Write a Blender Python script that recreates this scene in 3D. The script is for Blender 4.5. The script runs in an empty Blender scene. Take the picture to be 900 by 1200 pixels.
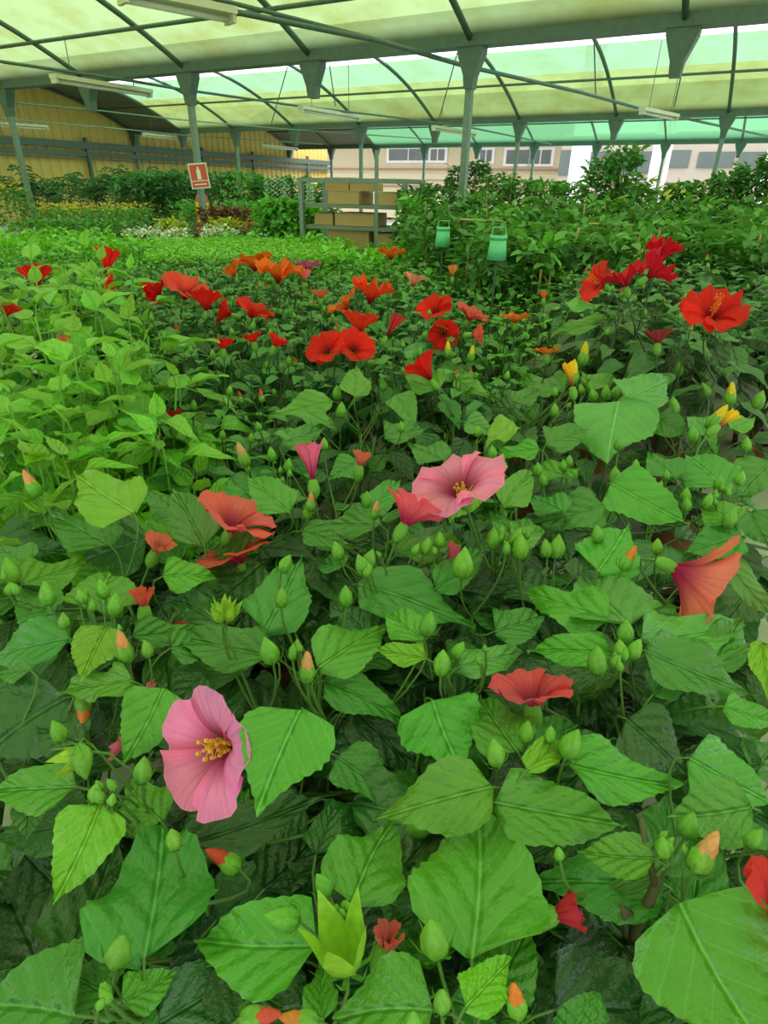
import bpy, math, random
import numpy as np
from mathutils import Vector, Matrix
random.seed(7); rng = np.random.default_rng(7)
PI = math.pi
scene = bpy.context.scene
COL = scene.collection

# ------------------------------------------------------------------ camera
F = 700.0; HY = 220.17; ROLL = -0.019; YAW = 1.0647; EYE = 1.65
PITCH = math.atan((600 - HY) / F)
fw = Vector((0, math.cos(PITCH), -math.sin(PITCH)))
up0 = Vector((0, math.sin(PITCH), math.cos(PITCH))); rt0 = Vector((1, 0, 0))
cr, sr = math.cos(ROLL), math.sin(ROLL)
UPV = cr * up0 + sr * rt0; RT = cr * rt0 - sr * up0
CAM = Vector((0, 0, EYE))
cd = bpy.data.cameras.new('camera'); co = bpy.data.objects.new('camera', cd); COL.objects.link(co)
m = Matrix.Identity(4)
for i in range(3):
    m[i][0] = RT[i]; m[i][1] = UPV[i]; m[i][2] = -fw[i]; m[i][3] = CAM[i]
co.matrix_world = m
cd.sensor_fit = 'VERTICAL'; cd.sensor_height = 36.0; cd.sensor_width = 27.0
cd.lens = 36.0 * F / 1200.0; cd.clip_start = 0.02; cd.clip_end = 400
scene.camera = co

# ------------------------------------------------------------------ sky (overcast) and exposure
w = bpy.data.worlds.new('overcast_sky'); scene.world = w; w.use_nodes = True
nt = w.node_tree; nt.nodes.clear()
def N(nt, t, **kw):
    n = nt.nodes.new(t)
    for k, v in kw.items():
        if k.startswith('i_'):
            n.inputs[int(k[2:]) if k[2:].isdigit() else k[2:].replace('_', ' ')].default_value = v
        else: setattr(n, k, v)
    return n
def LK(nt, a, b): nt.links.new(a, b)
tc = N(nt, 'ShaderNodeTexCoord'); sx = N(nt, 'ShaderNodeSeparateXYZ'); LK(nt, tc.outputs['Generated'], sx.inputs[0])
rp = N(nt, 'ShaderNodeValToRGB'); LK(nt, sx.outputs[2], rp.inputs[0])
rp.color_ramp.elements[0].position = 0.0; rp.color_ramp.elements[0].color = (.36, .37, .38, 1)
rp.color_ramp.elements[1].position = 1.0; rp.color_ramp.elements[1].color = (1.0, 1.02, 1.03, 1)
bg = N(nt, 'ShaderNodeBackground', i_1=3.6); LK(nt, rp.outputs[0], bg.inputs[0])
wo = N(nt, 'ShaderNodeOutputWorld'); LK(nt, bg.outputs[0], wo.inputs[0])
vs = scene.view_settings
vs.view_transform = 'Standard'; vs.look = 'None'; vs.gamma = 1.0; vs.use_curve_mapping = False
vs.exposure = 0.42
scene.cycles.max_bounces = 9; scene.cycles.transparent_max_bounces = 16
scene.cycles.diffuse_bounces = 4; scene.cycles.transmission_bounces = 6
scene.cycles.use_denoising = True

# ------------------------------------------------------------------ geometry of the place
def V3(*a): return Vector(a)
U = Vector((-math.sin(YAW), math.cos(YAW), 0)); VV = Vector((math.cos(YAW), math.sin(YAW), 0))
def uv(u, v, z=0.0): return U * u + VV * v + Vector((0, 0, z))
def ray(x, y): return RT * ((x - 450) / F) + UPV * ((600 - y) / F) + fw
def at_z(x, y, z):
    d = ray(x, y); return CAM + d * ((z - EYE) / d.z)
def at_y(x, y, Y):
    d = ray(x, y); return CAM + d * (Y / d.y)
def at_v(x, y, v):
    d = ray(x, y); return CAM + d * (v / d.dot(VV))
def at_u(x, y, u):
    d = ray(x, y); return CAM + d * (u / d.dot(U))

# ------------------------------------------------------------------ materials
def new_mat(name):
    mt = bpy.data.materials.new(name); mt.use_nodes = True
    nt = mt.node_tree; nt.nodes.clear()
    return mt, nt
def simple(name, col, rough=.6, metal=0., var=.15, scale=8., bump=0., spec=.5):
    mt, nt = new_mat(name)
    out = N(nt, 'ShaderNodeOutputMaterial'); p = N(nt, 'ShaderNodeBsdfPrincipled')
    p.inputs['Roughness'].default_value = rough; p.inputs['Metallic'].default_value = metal
    p.inputs['Specular IOR Level'].default_value = spec
    tcn = N(nt, 'ShaderNodeTexCoord'); ns = N(nt, 'ShaderNodeTexNoise'); ns.inputs['Scale'].default_value = scale; ns.inputs['Detail'].default_value = 5
    LK(nt, tcn.outputs['Object'], ns.inputs['Vector'])
    mx = N(nt, 'ShaderNodeMix', data_type='RGBA')
    mx.inputs[6].default_value = (*[c * (1 - var) for c in col], 1); mx.inputs[7].default_value = (*[min(1, c * (1 + var)) for c in col], 1)
    LK(nt, ns.outputs['Fac'], mx.inputs[0]); LK(nt, mx.outputs[2], p.inputs['Base Color'])
    if bump:
        b = N(nt, 'ShaderNodeBump'); b.inputs['Strength'].default_value = bump; b.inputs['Distance'].default_value = .01
        LK(nt, ns.outputs['Fac'], b.inputs['Height']); LK(nt, b.outputs[0], p.inputs['Normal'])
    LK(nt, p.outputs[0], out.inputs[0]); return mt

def M(nt, op, a, b=None, c=None):
    n = N(nt, 'ShaderNodeMath', operation=op)
    for i, q in enumerate((a, b, c)):
        if q is None: continue
        if isinstance(q, (int, float)): n.inputs[i].default_value = q
        else: LK(nt, q, n.inputs[i])
    return n.outputs[0]
def leaf_material(name, rough=.36, transl=.30, vein=True, island=False, nveins=6.5):
    mt, nt = new_mat(name)
    out = N(nt, 'ShaderNodeOutputMaterial')
    oi = N(nt, 'ShaderNodeObjectInfo'); geo = N(nt, 'ShaderNodeNewGeometry'); tcn = N(nt, 'ShaderNodeTexCoord')
    ns = N(nt, 'ShaderNodeTexNoise'); ns.inputs['Scale'].default_value = 4 if not island else 40; ns.inputs['Detail'].default_value = 4
    LK(nt, tcn.outputs['Object'], ns.inputs['Vector'])
    rnd = geo.outputs['Random Per Island'] if island else oi.outputs['Random']
    hsv = N(nt, 'ShaderNodeHueSaturation')
    LK(nt, oi.outputs['Color'], hsv.inputs['Color'])
    LK(nt, M(nt, 'ADD', M(nt, 'MULTIPLY', rnd, .025), .487), hsv.inputs['Hue'])
    LK(nt, M(nt, 'ADD', M(nt, 'MULTIPLY', rnd, .5 if island else .3), M(nt, 'MULTIPLY', ns.outputs['Fac'], .35 if not island else .2)) if False else
           M(nt, 'ADD', M(nt, 'ADD', M(nt, 'MULTIPLY', rnd, .5 if island else .28), M(nt, 'MULTIPLY', ns.outputs['Fac'], .4)), .62 if not island else .55), hsv.inputs['Value'])
    colr = hsv.outputs[0]
    p = N(nt, 'ShaderNodeBsdfPrincipled'); p.inputs['Roughness'].default_value = rough
    p.inputs['Specular IOR Level'].default_value = .8 if vein else .4
    if vein:
        s = N(nt, 'ShaderNodeSeparateXYZ'); LK(nt, tcn.outputs['UV'], s.inputs[0])
        a = M(nt, 'MULTIPLY', M(nt, 'ABSOLUTE', M(nt, 'SUBTRACT', s.outputs[0], .5)), 2.)
        ph = M(nt, 'FRACT', M(nt, 'MULTIPLY', M(nt, 'SUBTRACT', s.outputs[1], M(nt, 'MULTIPLY', M(nt, 'POWER', a, .85), .48)), nveins))
        tri = M(nt, 'MINIMUM', ph, M(nt, 'SUBTRACT', 1., ph))
        def fall(x, w0):
            mr = N(nt, 'ShaderNodeMapRange', interpolation_type='SMOOTHSTEP'); LK(nt, x, mr.inputs[0])
            mr.inputs[1].default_value = 0; mr.inputs[2].default_value = w0; mr.inputs[3].default_value = 1; mr.inputs[4].default_value = 0
            return mr.outputs[0]
        vn = M(nt, 'MAXIMUM', fall(a, .035), M(nt, 'MULTIPLY', fall(tri, .055), .42))
        lighter = N(nt, 'ShaderNodeMix', data_type='RGBA', blend_type='MIX')
        LK(nt, M(nt, 'MULTIPLY', vn, .5), lighter.inputs[0]); LK(nt, colr, lighter.inputs[6])
        h2 = N(nt, 'ShaderNodeHueSaturation'); LK(nt, colr, h2.inputs['Color']); h2.inputs['Value'].default_value = 1.9; h2.inputs['Saturation'].default_value = .8
        LK(nt, h2.outputs[0], lighter.inputs[7]); colr = lighter.outputs[2]
        ns2 = N(nt, 'ShaderNodeTexNoise'); ns2.inputs['Scale'].default_value = 16; ns2.inputs['Detail'].default_value = 2
        LK(nt, tcn.outputs['UV'], ns2.inputs['Vector'])
        b = N(nt, 'ShaderNodeBump', invert=True); b.inputs['Strength'].default_value = .8; b.inputs['Distance'].default_value = .0035
        hgt = M(nt, 'ADD', M(nt, 'ADD', M(nt, 'MULTIPLY', fall(tri, .5), .5), fall(a, .1)), M(nt, 'MULTIPLY', ns2.outputs['Fac'], .8))
        LK(nt, hgt, b.inputs['Height']); LK(nt, b.outputs[0], p.inputs['Normal'])
    # paler, duller underside
    hb = N(nt, 'ShaderNodeHueSaturation'); LK(nt, colr, hb.inputs['Color']); hb.inputs['Saturation'].default_value = .82; hb.inputs['Value'].default_value = 1.35
    mb = N(nt, 'ShaderNodeMix', data_type='RGBA'); LK(nt, geo.outputs['Backfacing'], mb.inputs[0]); LK(nt, colr, mb.inputs[6]); LK(nt, hb.outputs[0], mb.inputs[7])
    LK(nt, mb.outputs[2], p.inputs['Base Color'])
    LK(nt, M(nt, 'ADD', M(nt, 'MULTIPLY', geo.outputs['Backfacing'], .25), rough), p.inputs['Roughness'])
    tr = N(nt, 'ShaderNodeBsdfTranslucent'); h3 = N(nt, 'ShaderNodeHueSaturation'); LK(nt, colr, h3.inputs['Color'])
    h3.inputs['Hue'].default_value = .47; h3.inputs['Value'].default_value = 1.7; h3.inputs['Saturation'].default_value = 1.1
    LK(nt, h3.outputs[0], tr.inputs[0])
    ms = N(nt, 'ShaderNodeMixShader'); ms.inputs[0].default_value = transl
    LK(nt, p.outputs[0], ms.inputs[1]); LK(nt, tr.outputs[0], ms.inputs[2]); LK(nt, ms.outputs[0], out.inputs[0])
    return mt
LEAF = leaf_material('hibiscus_leaf', .30, .20, nveins=4.6)
FOL = leaf_material('small_foliage', .5, .3, vein=False, island=True)

def petal_material(name, eye_col, eye=.36):
    mt, nt = new_mat(name); out = N(nt, 'ShaderNodeOutputMaterial'); oi = N(nt, 'ShaderNodeObjectInfo'); tcn = N(nt, 'ShaderNodeTexCoord')
    s = N(nt, 'ShaderNodeSeparateXYZ'); LK(nt, tcn.outputs['UV'], s.inputs[0])
    mp = N(nt, 'ShaderNodeMapping'); mp.inputs['Scale'].default_value = (26, 2.2, 1); LK(nt, tcn.outputs['UV'], mp.inputs[0])
    ns = N(nt, 'ShaderNodeTexNoise'); ns.inputs['Scale'].default_value = 1; ns.inputs['Detail'].default_value = 3; LK(nt, mp.outputs[0], ns.inputs['Vector'])
    mr = N(nt, 'ShaderNodeMapRange', interpolation_type='SMOOTHSTEP'); LK(nt, s.outputs[1], mr.inputs[0])
    mr.inputs[1].default_value = eye * .45; mr.inputs[2].default_value = eye * 1.7; mr.inputs[3].default_value = 1; mr.inputs[4].default_value = 0
    h = N(nt, 'ShaderNodeHueSaturation'); LK(nt, oi.outputs['Color'], h.inputs['Color']); LK(nt, M(nt, 'ADD', M(nt, 'MULTIPLY', ns.outputs['Fac'], 1.1), .58), h.inputs['Value'])
    mx = N(nt, 'ShaderNodeMix', data_type='RGBA'); LK(nt, mr.outputs[0], mx.inputs[0]); LK(nt, h.outputs[0], mx.inputs[6]); mx.inputs[7].default_value = (*eye_col, 1)
    p = N(nt, 'ShaderNodeBsdfPrincipled'); p.inputs['Roughness'].default_value = .6; p.inputs['Specular IOR Level'].default_value = .25
    LK(nt, mx.outputs[2], p.inputs['Base Color'])
    b = N(nt, 'ShaderNodeBump'); b.inputs['Strength'].default_value = .4; b.inputs['Distance'].default_value = .002; LK(nt, ns.outputs['Fac'], b.inputs['Height']); LK(nt, b.outputs[0], p.inputs['Normal'])
    tr = N(nt, 'ShaderNodeBsdfTranslucent'); LK(nt, mx.outputs[2], tr.inputs[0])
    ms = N(nt, 'ShaderNodeMixShader'); ms.inputs[0].default_value = .35; LK(nt, p.outputs[0], ms.inputs[1]); LK(nt, tr.outputs[0], ms.inputs[2]); LK(nt, ms.outputs[0], out.inputs[0])
    return mt
PETAL = petal_material('pink_petal', (.45, .012, .10), .46); PETAL_RED = petal_material('red_petal', (.25, .003, .012))
def obj_color_mat(name, rough=.5, transl=.2):
    mt, nt = new_mat(name); out = N(nt, 'ShaderNodeOutputMaterial'); oi = N(nt, 'ShaderNodeObjectInfo'); tcn = N(nt, 'ShaderNodeTexCoord')
    ns = N(nt, 'ShaderNodeTexNoise'); ns.inputs['Scale'].default_value = 6; LK(nt, tcn.outputs['Object'], ns.inputs['Vector'])
    h = N(nt, 'ShaderNodeHueSaturation'); LK(nt, oi.outputs['Color'], h.inputs['Color']); LK(nt, M(nt, 'ADD', M(nt, 'MULTIPLY', ns.outputs['Fac'], .8), .6), h.inputs['Value'])
    p = N(nt, 'ShaderNodeBsdfPrincipled'); p.inputs['Roughness'].default_value = rough; LK(nt, h.outputs[0], p.inputs['Base Color'])
    tr = N(nt, 'ShaderNodeBsdfTranslucent'); LK(nt, h.outputs[0], tr.inputs[0]); ms = N(nt, 'ShaderNodeMixShader'); ms.inputs[0].default_value = transl
    LK(nt, p.outputs[0], ms.inputs[1]); LK(nt, tr.outputs[0], ms.inputs[2]); LK(nt, ms.outputs[0], out.inputs[0]); return mt
TINT = obj_color_mat('tinted_soft'); TINT_HARD = obj_color_mat('tinted_hard', .45, 0.)
BUDM = obj_color_mat('bud_green', .42, .12)
STEM = obj_color_mat('stem', .55, .0)
TERRA = simple('terracotta_plastic', (.28, .095, .05), .55, 0, .2, 12)
SOIL = simple('potting_soil', (.035, .022, .014), .95, 0, .5, 60, .6)
GALV = simple('galvanised_steel', (.20, .27, .24), .5, .35, .35, 30)
STEELD = simple('grey_green_steel', (.105, .16, .135), .5, .3, .3, 14)
BENCHM = simple('bench_aluminium', (.50, .52, .50), .5, .5, .15, 10)
TRAYM = simple('bench_tray', (.42, .42, .38), .8, 0, .25, 25, .2)
def film_mat(name, col, dirt, dirtf=.5, transp=.72):
    mt, nt = new_mat(name); out = N(nt, 'ShaderNodeOutputMaterial'); tcn = N(nt, 'ShaderNodeTexCoord')
    ns = N(nt, 'ShaderNodeTexNoise'); ns.inputs['Scale'].default_value = 1.5; ns.inputs['Detail'].default_value = 8; ns.inputs['Roughness'].default_value = .62
    LK(nt, tcn.outputs['Object'], ns.inputs['Vector'])
    mr = N(nt, 'ShaderNodeMapRange'); LK(nt, ns.outputs['Fac'], mr.inputs[0]); mr.inputs[1].default_value = .42; mr.inputs[2].default_value = .72; mr.inputs[3].default_value = 0; mr.inputs[4].default_value = dirtf
    mx = N(nt, 'ShaderNodeMix', data_type='RGBA'); LK(nt, mr.outputs[0], mx.inputs[0]); mx.inputs[6].default_value = (*col, 1); mx.inputs[7].default_value = (*dirt, 1)
    t = N(nt, 'ShaderNodeBsdfTransparent'); LK(nt, mx.outputs[2], t.inputs[0]); tl = N(nt, 'ShaderNodeBsdfTranslucent'); LK(nt, mx.outputs[2], tl.inputs[0])
    ms = N(nt, 'ShaderNodeMixShader'); ms.inputs[0].default_value = 1 - transp; LK(nt, t.outputs[0], ms.inputs[1]); LK(nt, tl.outputs[0], ms.inputs[2]); LK(nt, ms.outputs[0], out.inputs[0])
    return mt

# ------------------------------------------------------------------ mesh helpers
class MB:
    def __init__(s): s.v = []; s.f = []; s.uv = []
    def add(s, v, f):
        o = len(s.v); s.v += [tuple(p) for p in v]; s.f += [tuple(i + o for i in q) for q in f]; return s
    def box(s, c, sz, axes=None):
        ax = axes or (V3(1, 0, 0), V3(0, 1, 0), V3(0, 0, 1)); c = Vector(c); v = []
        for dx, dy, dz in ((-1, -1, -1), (1, -1, -1), (1, 1, -1), (-1, 1, -1), (-1, -1, 1), (1, -1, 1), (1, 1, 1), (-1, 1, 1)):
            v.append(c + ax[0] * dx * sz[0] / 2 + ax[1] * dy * sz[1] / 2 + ax[2] * dz * sz[2] / 2)
        return s.add(v, [(0, 3, 2, 1), (4, 5, 6, 7), (0, 1, 5, 4), (1, 2, 6, 5), (2, 3, 7, 6), (3, 0, 4, 7)])
    def tube(s, pts, r, n=6, cap=True):
        pts = [Vector(p) for p in pts]; rs = r if isinstance(r, (list, tuple)) else [r] * len(pts)
        v = []; f = []; ref = None
        for i, p in enumerate(pts):
            d = (pts[min(i + 1, len(pts) - 1)] - pts[max(i - 1, 0)])
            if d.length < 1e-9: d = V3(0, 0, 1)
            d.normalize()
            if ref is None: ref = V3(1, 0, 0) if abs(d.x) < .8 else V3(0, 1, 0)
            a = (ref - d * ref.dot(d)).normalized(); b = d.cross(a); ref = a
            for k in range(n):
                t = 2 * PI * k / n; v.append(p + (a * math.cos(t) + b * math.sin(t)) * rs[i])
        for i in range(len(pts) - 1):
            for k in range(n):
                k2 = (k + 1) % n; f.append((i * n + k, i * n + k2, (i + 1) * n + k2, (i + 1) * n + k))
        if cap: f.append(tuple(range(n))[::-1]); f.append(tuple(range((len(pts) - 1) * n, len(pts) * n)))
        return s.add(v, f)
    def lathe(s, prof, n=16, c=(0, 0, 0)):
        c = Vector(c); v = []; f = []
        for r, z in prof:
            for k in range(n): v.append(c + V3(r * math.cos(2 * PI * k / n), r * math.sin(2 * PI * k / n), z))
        for i in range(len(prof) - 1):
            for k in range(n):
                k2 = (k + 1) % n; f.append((i * n + k, i * n + k2, (i + 1) * n + k2, (i + 1) * n + k))
        return s.add(v, f)
    def mesh(s, name, mat, smooth=False):
        me = bpy.data.meshes.new(name); me.from_pydata(s.v, [], s.f); 
        if mat: me.materials.append(mat)
        if smooth: me.polygons.foreach_set('use_smooth', [True] * len(me.polygons))
        return me
    def obj(s, name, mat, parent=None, smooth=False, off=None):
        return link(name, s.mesh(name, mat, smooth), parent, off)
def link(name, me, parent=None, loc=None, color=None):
    o = bpy.data.objects.new(name, me); COL.objects.link(o)
    if parent is not None: o.parent = parent
    if loc is not None: o.location = loc
    if color is not None: o.color = (*color, 1)
    return o
def tag(o, label=None, cat=None, group=None, kind=None):
    for k, v in (('label', label), ('category', cat), ('group', group), ('kind', kind)):
        if v: o[k] = v
    return o
def empty(name, loc=(0, 0, 0), label=None, cat=None, group=None, kind=None):
    o = bpy.data.objects.new(name, None); COL.objects.link(o); o.location = loc; o.empty_display_size = .1
    return tag(o, label, cat, group, kind)
def grid_mesh(name, P, UVs, mat, smooth=True):
    """P: (n,m,3) array"""
    n, mm = P.shape[:2]; idx = np.arange(n * mm).reshape(n, mm)
    q = np.stack([idx[:-1, :-1], idx[:-1, 1:], idx[1:, 1:], idx[1:, :-1]], -1).reshape(-1, 4)
    me = bpy.data.meshes.new(name); me.from_pydata(P.reshape(-1, 3).tolist(), [], q.tolist())
    if UVs is not None:
        l = me.uv_layers.new(name='UVMap'); l.data.foreach_set('uv', UVs.reshape(-1, 2)[q.reshape(-1)].astype(np.float32).ravel())
    if mat: me.materials.append(mat)
    if smooth: me.polygons.foreach_set('use_smooth', [True] * len(me.polygons))
    return me

# ------------------------------------------------------------------ leaf library (unit length along +Y, width 1 across X -> scaled by object)
def leaf_mesh(name, nseg=16, half=3, fold=.25, curl=.25, wave=.03, teeth=.06, seed=0, slim=False, mat=None):
    r = np.random.default_rng(seed)
    tk = [0, .02, .08, .18, .32, .46, .62, .78, .90, 1]; wk = [.07, .52, .84, .99, 1.0, .88, .65, .35, .12, 0.0]
    if slim: wk = [.04, .2, .45, .75, .98, 1., .82, .5, .2, 0.]
    t = np.linspace(0, 1, nseg + 1) ** 1.02
    wd = np.interp(t, tk, wk) * .5
    if teeth:
        i = np.arange(nseg + 1); tt = 1 + np.where(i % 2 == 1, teeth, -teeth * .6) * r.uniform(.2, 1.5, nseg + 1); wd = np.where((t > .22) & (t < .97), wd * tt, wd)
    s = np.linspace(-1, 1, 2 * half + 1)
    X = wd[:, None] * s[None, :]; Y = np.repeat(t[:, None], len(s), 1).copy()
    if teeth: Y += (np.abs(s)[None, :] ** 3) * np.where(np.arange(nseg + 1) % 2 == 1, .018, 0)[:, None]
    p1, p2 = r.uniform(0, 6.3, 2); k = r.uniform(.8, 1.3)
    Z = fold * np.abs(X) * (1 - .4 * t[:, None]) - .5 * fold * np.abs(X) ** 2 * 1.6 - curl * t[:, None] ** 2 * .5
    Z += wave * np.sin(t[:, None] * 9 * k + np.where(s < 0, p1, p2)[None, :]) * np.abs(s)[None, :] ** 2
    X = X + r.uniform(-.06, .06) * np.sin(t * PI)[:, None]
    X = X + r.uniform(-.07, .07) * t[:, None] ** 2
    uvx = .5 + .5 * wd[:, None] / .5 * s[None, :]
    UVs = np.stack([uvx, np.repeat(t[:, None], len(s), 1)], -1)
    return grid_mesh(name, np.stack([X, Y, Z], -1), UVs, mat or LEAF)
BIG = [leaf_mesh('leaf', 20, 4, f * .5, c, w_ * 1.3, .03, i) for i, (f, c, w_) in enumerate([(.32, .10, .05), (.5, .22, .05), (.2, .25, .06), (.6, .12, .06), (.35, .32, .05), (.12, .2, .07), (.4, -.15, .05), (.7, .25, .04), (.45, .3, .06), (.25, .08, .08)])]
MIDL = [leaf_mesh('leaf', 8, 2, f, c, w_, .05, 20 + i) for i, (f, c, w_) in enumerate([(.3, .3, .03), (.45, .5, .04), (.15, .5, .03), (.3, .1, .05), (.5, .7, .03)])]
SLIM = [leaf_mesh('leaf', 8, 2, f, c, w_, .0, 40 + i, True) for i, (f, c, w_) in enumerate([(.35, .25, .02), (.5, .45, .03), (.25, .6, .03), (.45, .05, .02)])]

LC = [(.235, .52, .030), (.125, .40, .040), (.078, .285, .042), (.040, .150, .036), (.022, .088, .026)]  # young lime to mature green; the darkest two also have canopy shade mixed in
def jit(c, a=.12):
    k = 1 + random.uniform(-a, a); return (c[0] * k * (1 + random.uniform(-.12, .12)), c[1] * k, c[2] * k * (1 + random.uniform(-.15, .15)))
def frame(base, axis, normal, L, W):
    y = axis.normalized(); z = (normal - y * normal.dot(y))
    if z.length < 1e-4: z = V3(0, 0, 1).cross(y) if abs(y.z) < .9 else V3(1, 0, 0)
    z.normalize(); x = y.cross(z)
    mt = Matrix.Identity(4)
    for i in range(3): mt[i][0] = x[i] * W; mt[i][1] = y[i] * L; mt[i][2] = z[i] * L; mt[i][3] = base[i]
    return mt

# small leaves joined into one part
def foliage_mesh(name, pos, ax, nr, L, W, mat=None):
    pos, ax, nr = np.asarray(pos, float), np.asarray(ax, float), np.asarray(nr, float); n = len(pos)
    L = np.broadcast_to(L, n)[:, None]; W = np.broadcast_to(W, n)[:, None]
    ax = ax / np.linalg.norm(ax, axis=1, keepdims=True); nr = nr - ax * (nr * ax).sum(1, keepdims=True); nr /= np.linalg.norm(nr, axis=1, keepdims=True) + 1e-9
    sd = np.cross(ax, nr)
    def P(y, x, z): return pos + ax * L * y + sd * W * x + nr * L * z
    vs_ = np.stack([P(0, 0, 0), P(.3, -.46, .06), P(.68, -.34, .02), P(1, 0, -.14), P(.68, .34, .02), P(.3, .46, .06), P(.5, 0, -.03)], 1).reshape(-1, 3)
    fa = np.array([[0, 6, 2, 1], [6, 3, 2, 2], [0, 5, 4, 6], [6, 4, 3, 3]])
    tri = np.array([[0, 6, 1], [1, 6, 2], [2, 6, 3], [3, 6, 4], [4, 6, 5], [5, 6, 0]])[:, ::-1]
    f = (tri[None] + (np.arange(n) * 7)[:, None, None]).reshape(-1, 3)
    me = bpy.data.meshes.new(name); me.vertices.add(len(vs_)); me.vertices.foreach_set('co', vs_.astype(np.float32).ravel())
    me.loops.add(f.size); me.loops.foreach_set('vertex_index', f.astype(np.int32).ravel())
    me.polygons.add(len(f)); me.polygons.foreach_set('loop_start', np.arange(0, f.size, 3, dtype=np.int32)); me.polygons.foreach_set('loop_total', np.full(len(f), 3, np.int32))
    me.polygons.foreach_set('use_smooth', [True] * len(f))
    me.update(calc_edges=True); me.materials.append(mat or FOL); return me

# ------------------------------------------------------------------ buds
def bud_calyx():
    v = []; n = 15; prof = [(0, .10), (.04, .20), (.16, .31), (.34, .36), (.54, .33), (.74, .22), (.9, .10), (1.0, .015)]
    mb = MB(); f = []
    for z, r in prof:
        for k in range(n):
            th = 2 * PI * k / n + z * .5; rr = r * (1 + .10 * math.cos(5 * th)); v.append((rr * math.cos(th), rr * math.sin(th), z))
    for i in range(len(prof) - 1):
        for k in range(n):
            k2 = (k + 1) % n; f.append((i * n + k, i * n + k2, (i + 1) * n + k2, (i + 1) * n + k))
    mb.add(v, f); return mb.mesh('bud', BUDM, True)
def bract_ring():
    mb = MB()
    for k in range(7):
        th = 2 * PI * k / 7; d = V3(math.cos(th), math.sin(th), 0); s = V3(-math.sin(th), math.cos(th), 0)
        p = [d * .12 + V3(0, 0, -.02), d * .42 + V3(0, 0, .10), d * .66 + V3(0, 0, .55)]
        mb.add([p[0] - s * .05, p[0] + s * .05, p[1] + s * .045, p[1] - s * .045, p[2]], [(0, 1, 2, 3), (3, 2, 4)])
    return mb.mesh('bract_ring', BUDM, True)
def petal_tip():
    v = []; f = []; n = 10; prof = [(.45, .24), (.65, .27), (.85, .24), (1.05, .18), (1.22, .10), (1.32, .02)]; mb = MB()
    for z, r in prof:
        for k in range(n):
            th = 2 * PI * k / n + z * 1.6; rr = r * (1 + .16 * math.cos(5 * th)); v.append((rr * math.cos(th), rr * math.sin(th), z))
    for i in range(len(prof) - 1):
        for k in range(n):
            k2 = (k + 1) % n; f.append((i * n + k, i * n + k2, (i + 1) * n + k2, (i + 1) * n + k))
    mb.add(v, f); return mb.mesh('petal_tip', TINT, True)
def open_calyx():
    mb = MB()
    for k in range(5):
        th = 2 * PI * k / 5; d = V3(math.cos(th), math.sin(th), 0); s = V3(-math.sin(th), math.cos(th), 0); v = []
        for z, r, wd in [(0, .06, .05), (.2, .30, .22), (.5, .42, .26), (.8, .5, .15), (1.1, .62, .01)]:
            c = d * r + V3(0, 0, z); v += [c - s * wd - d * wd * .2, c, c + s * wd - d * wd * .2]
        f = []
        for i in range(4):
            for j in range(2): f.append((i * 3 + j, i * 3 + j + 1, i * 3 + j + 4, i * 3 + j + 3))
        mb.add(v, f)
    return mb.mesh('calyx', BUDM, True)
CALYX, BRACT, TIP, OPENC = bud_calyx(), bract_ring(), petal_tip(), open_calyx()
BGREEN = (.185, .45, .05); BPALE = (.36, .58, .05)
TIPC = {'p': (.92, .38, .19), 'r': (.85, .08, .06), 'o': (.9, .25, .04), 'y': (.95, .66, .02), 'k': (.9, .2, .25)}

# ------------------------------------------------------------------ flowers
def petal_grid(R, phi0, phi1, k, spread, ruffle, seed, n=9, mseg=11, power=1.0, npet=5):
    r = np.random.default_rng(seed * 13 + k); t = np.linspace(.02, 1, n); s = np.linspace(-1, 1, mseg)
    ph = np.radians(phi0 + (phi1 - phi0) * (t ** 1.1)) 
    ds = np.diff(t, prepend=0) * R
    rr = np.cumsum(np.sin(ph) * ds); zz = np.cumsum(np.cos(ph) * ds)
    wprof = np.interp(t, [0, .15, .4, .7, .9, 1], [.10, .27, .62, .93, 1.02, .93]) * R * spread
    S, T = np.meshgrid(s, t); rim = 1 - .15 * np.abs(S) ** 2.4 * T ** 2 + ruffle * .25 * np.sin(S * 9 + k * 2 + seed) * T ** 3
    a, b, c = r.uniform(0, 6.3, 3)
    rf = ruffle * R * T ** 2 * (np.sin(S * 5.5 + a) * .6 + np.sin(S * 11 + b) * .4) * (.35 + .65 * np.abs(S))
    TH = S * max(.62, spread) * 1.17 * np.interp(t, [0, .2, .5, 1], [.7, .85, .97, 1.])[:, None]; Rr = rr[:, None] * rim; Zz = zz[:, None] * rim
    nx, nz = np.cos(ph)[:, None], -np.sin(ph)[:, None]   # normal in (r,z)
    off = rf + S * .05 * R * T + .035 * R * T * np.cos(S * PI)
    Rr = Rr + nx * off * 1; Zz = Zz + nz * off * 1
    al = 2 * PI * k / npet + seed; ca, sa = math.cos(al), math.sin(al)
    P = np.stack([Rr * np.cos(TH + al), Rr * np.sin(TH + al), Zz], -1)
    return P, np.stack([S * .5 + .5, T], -1)
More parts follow.
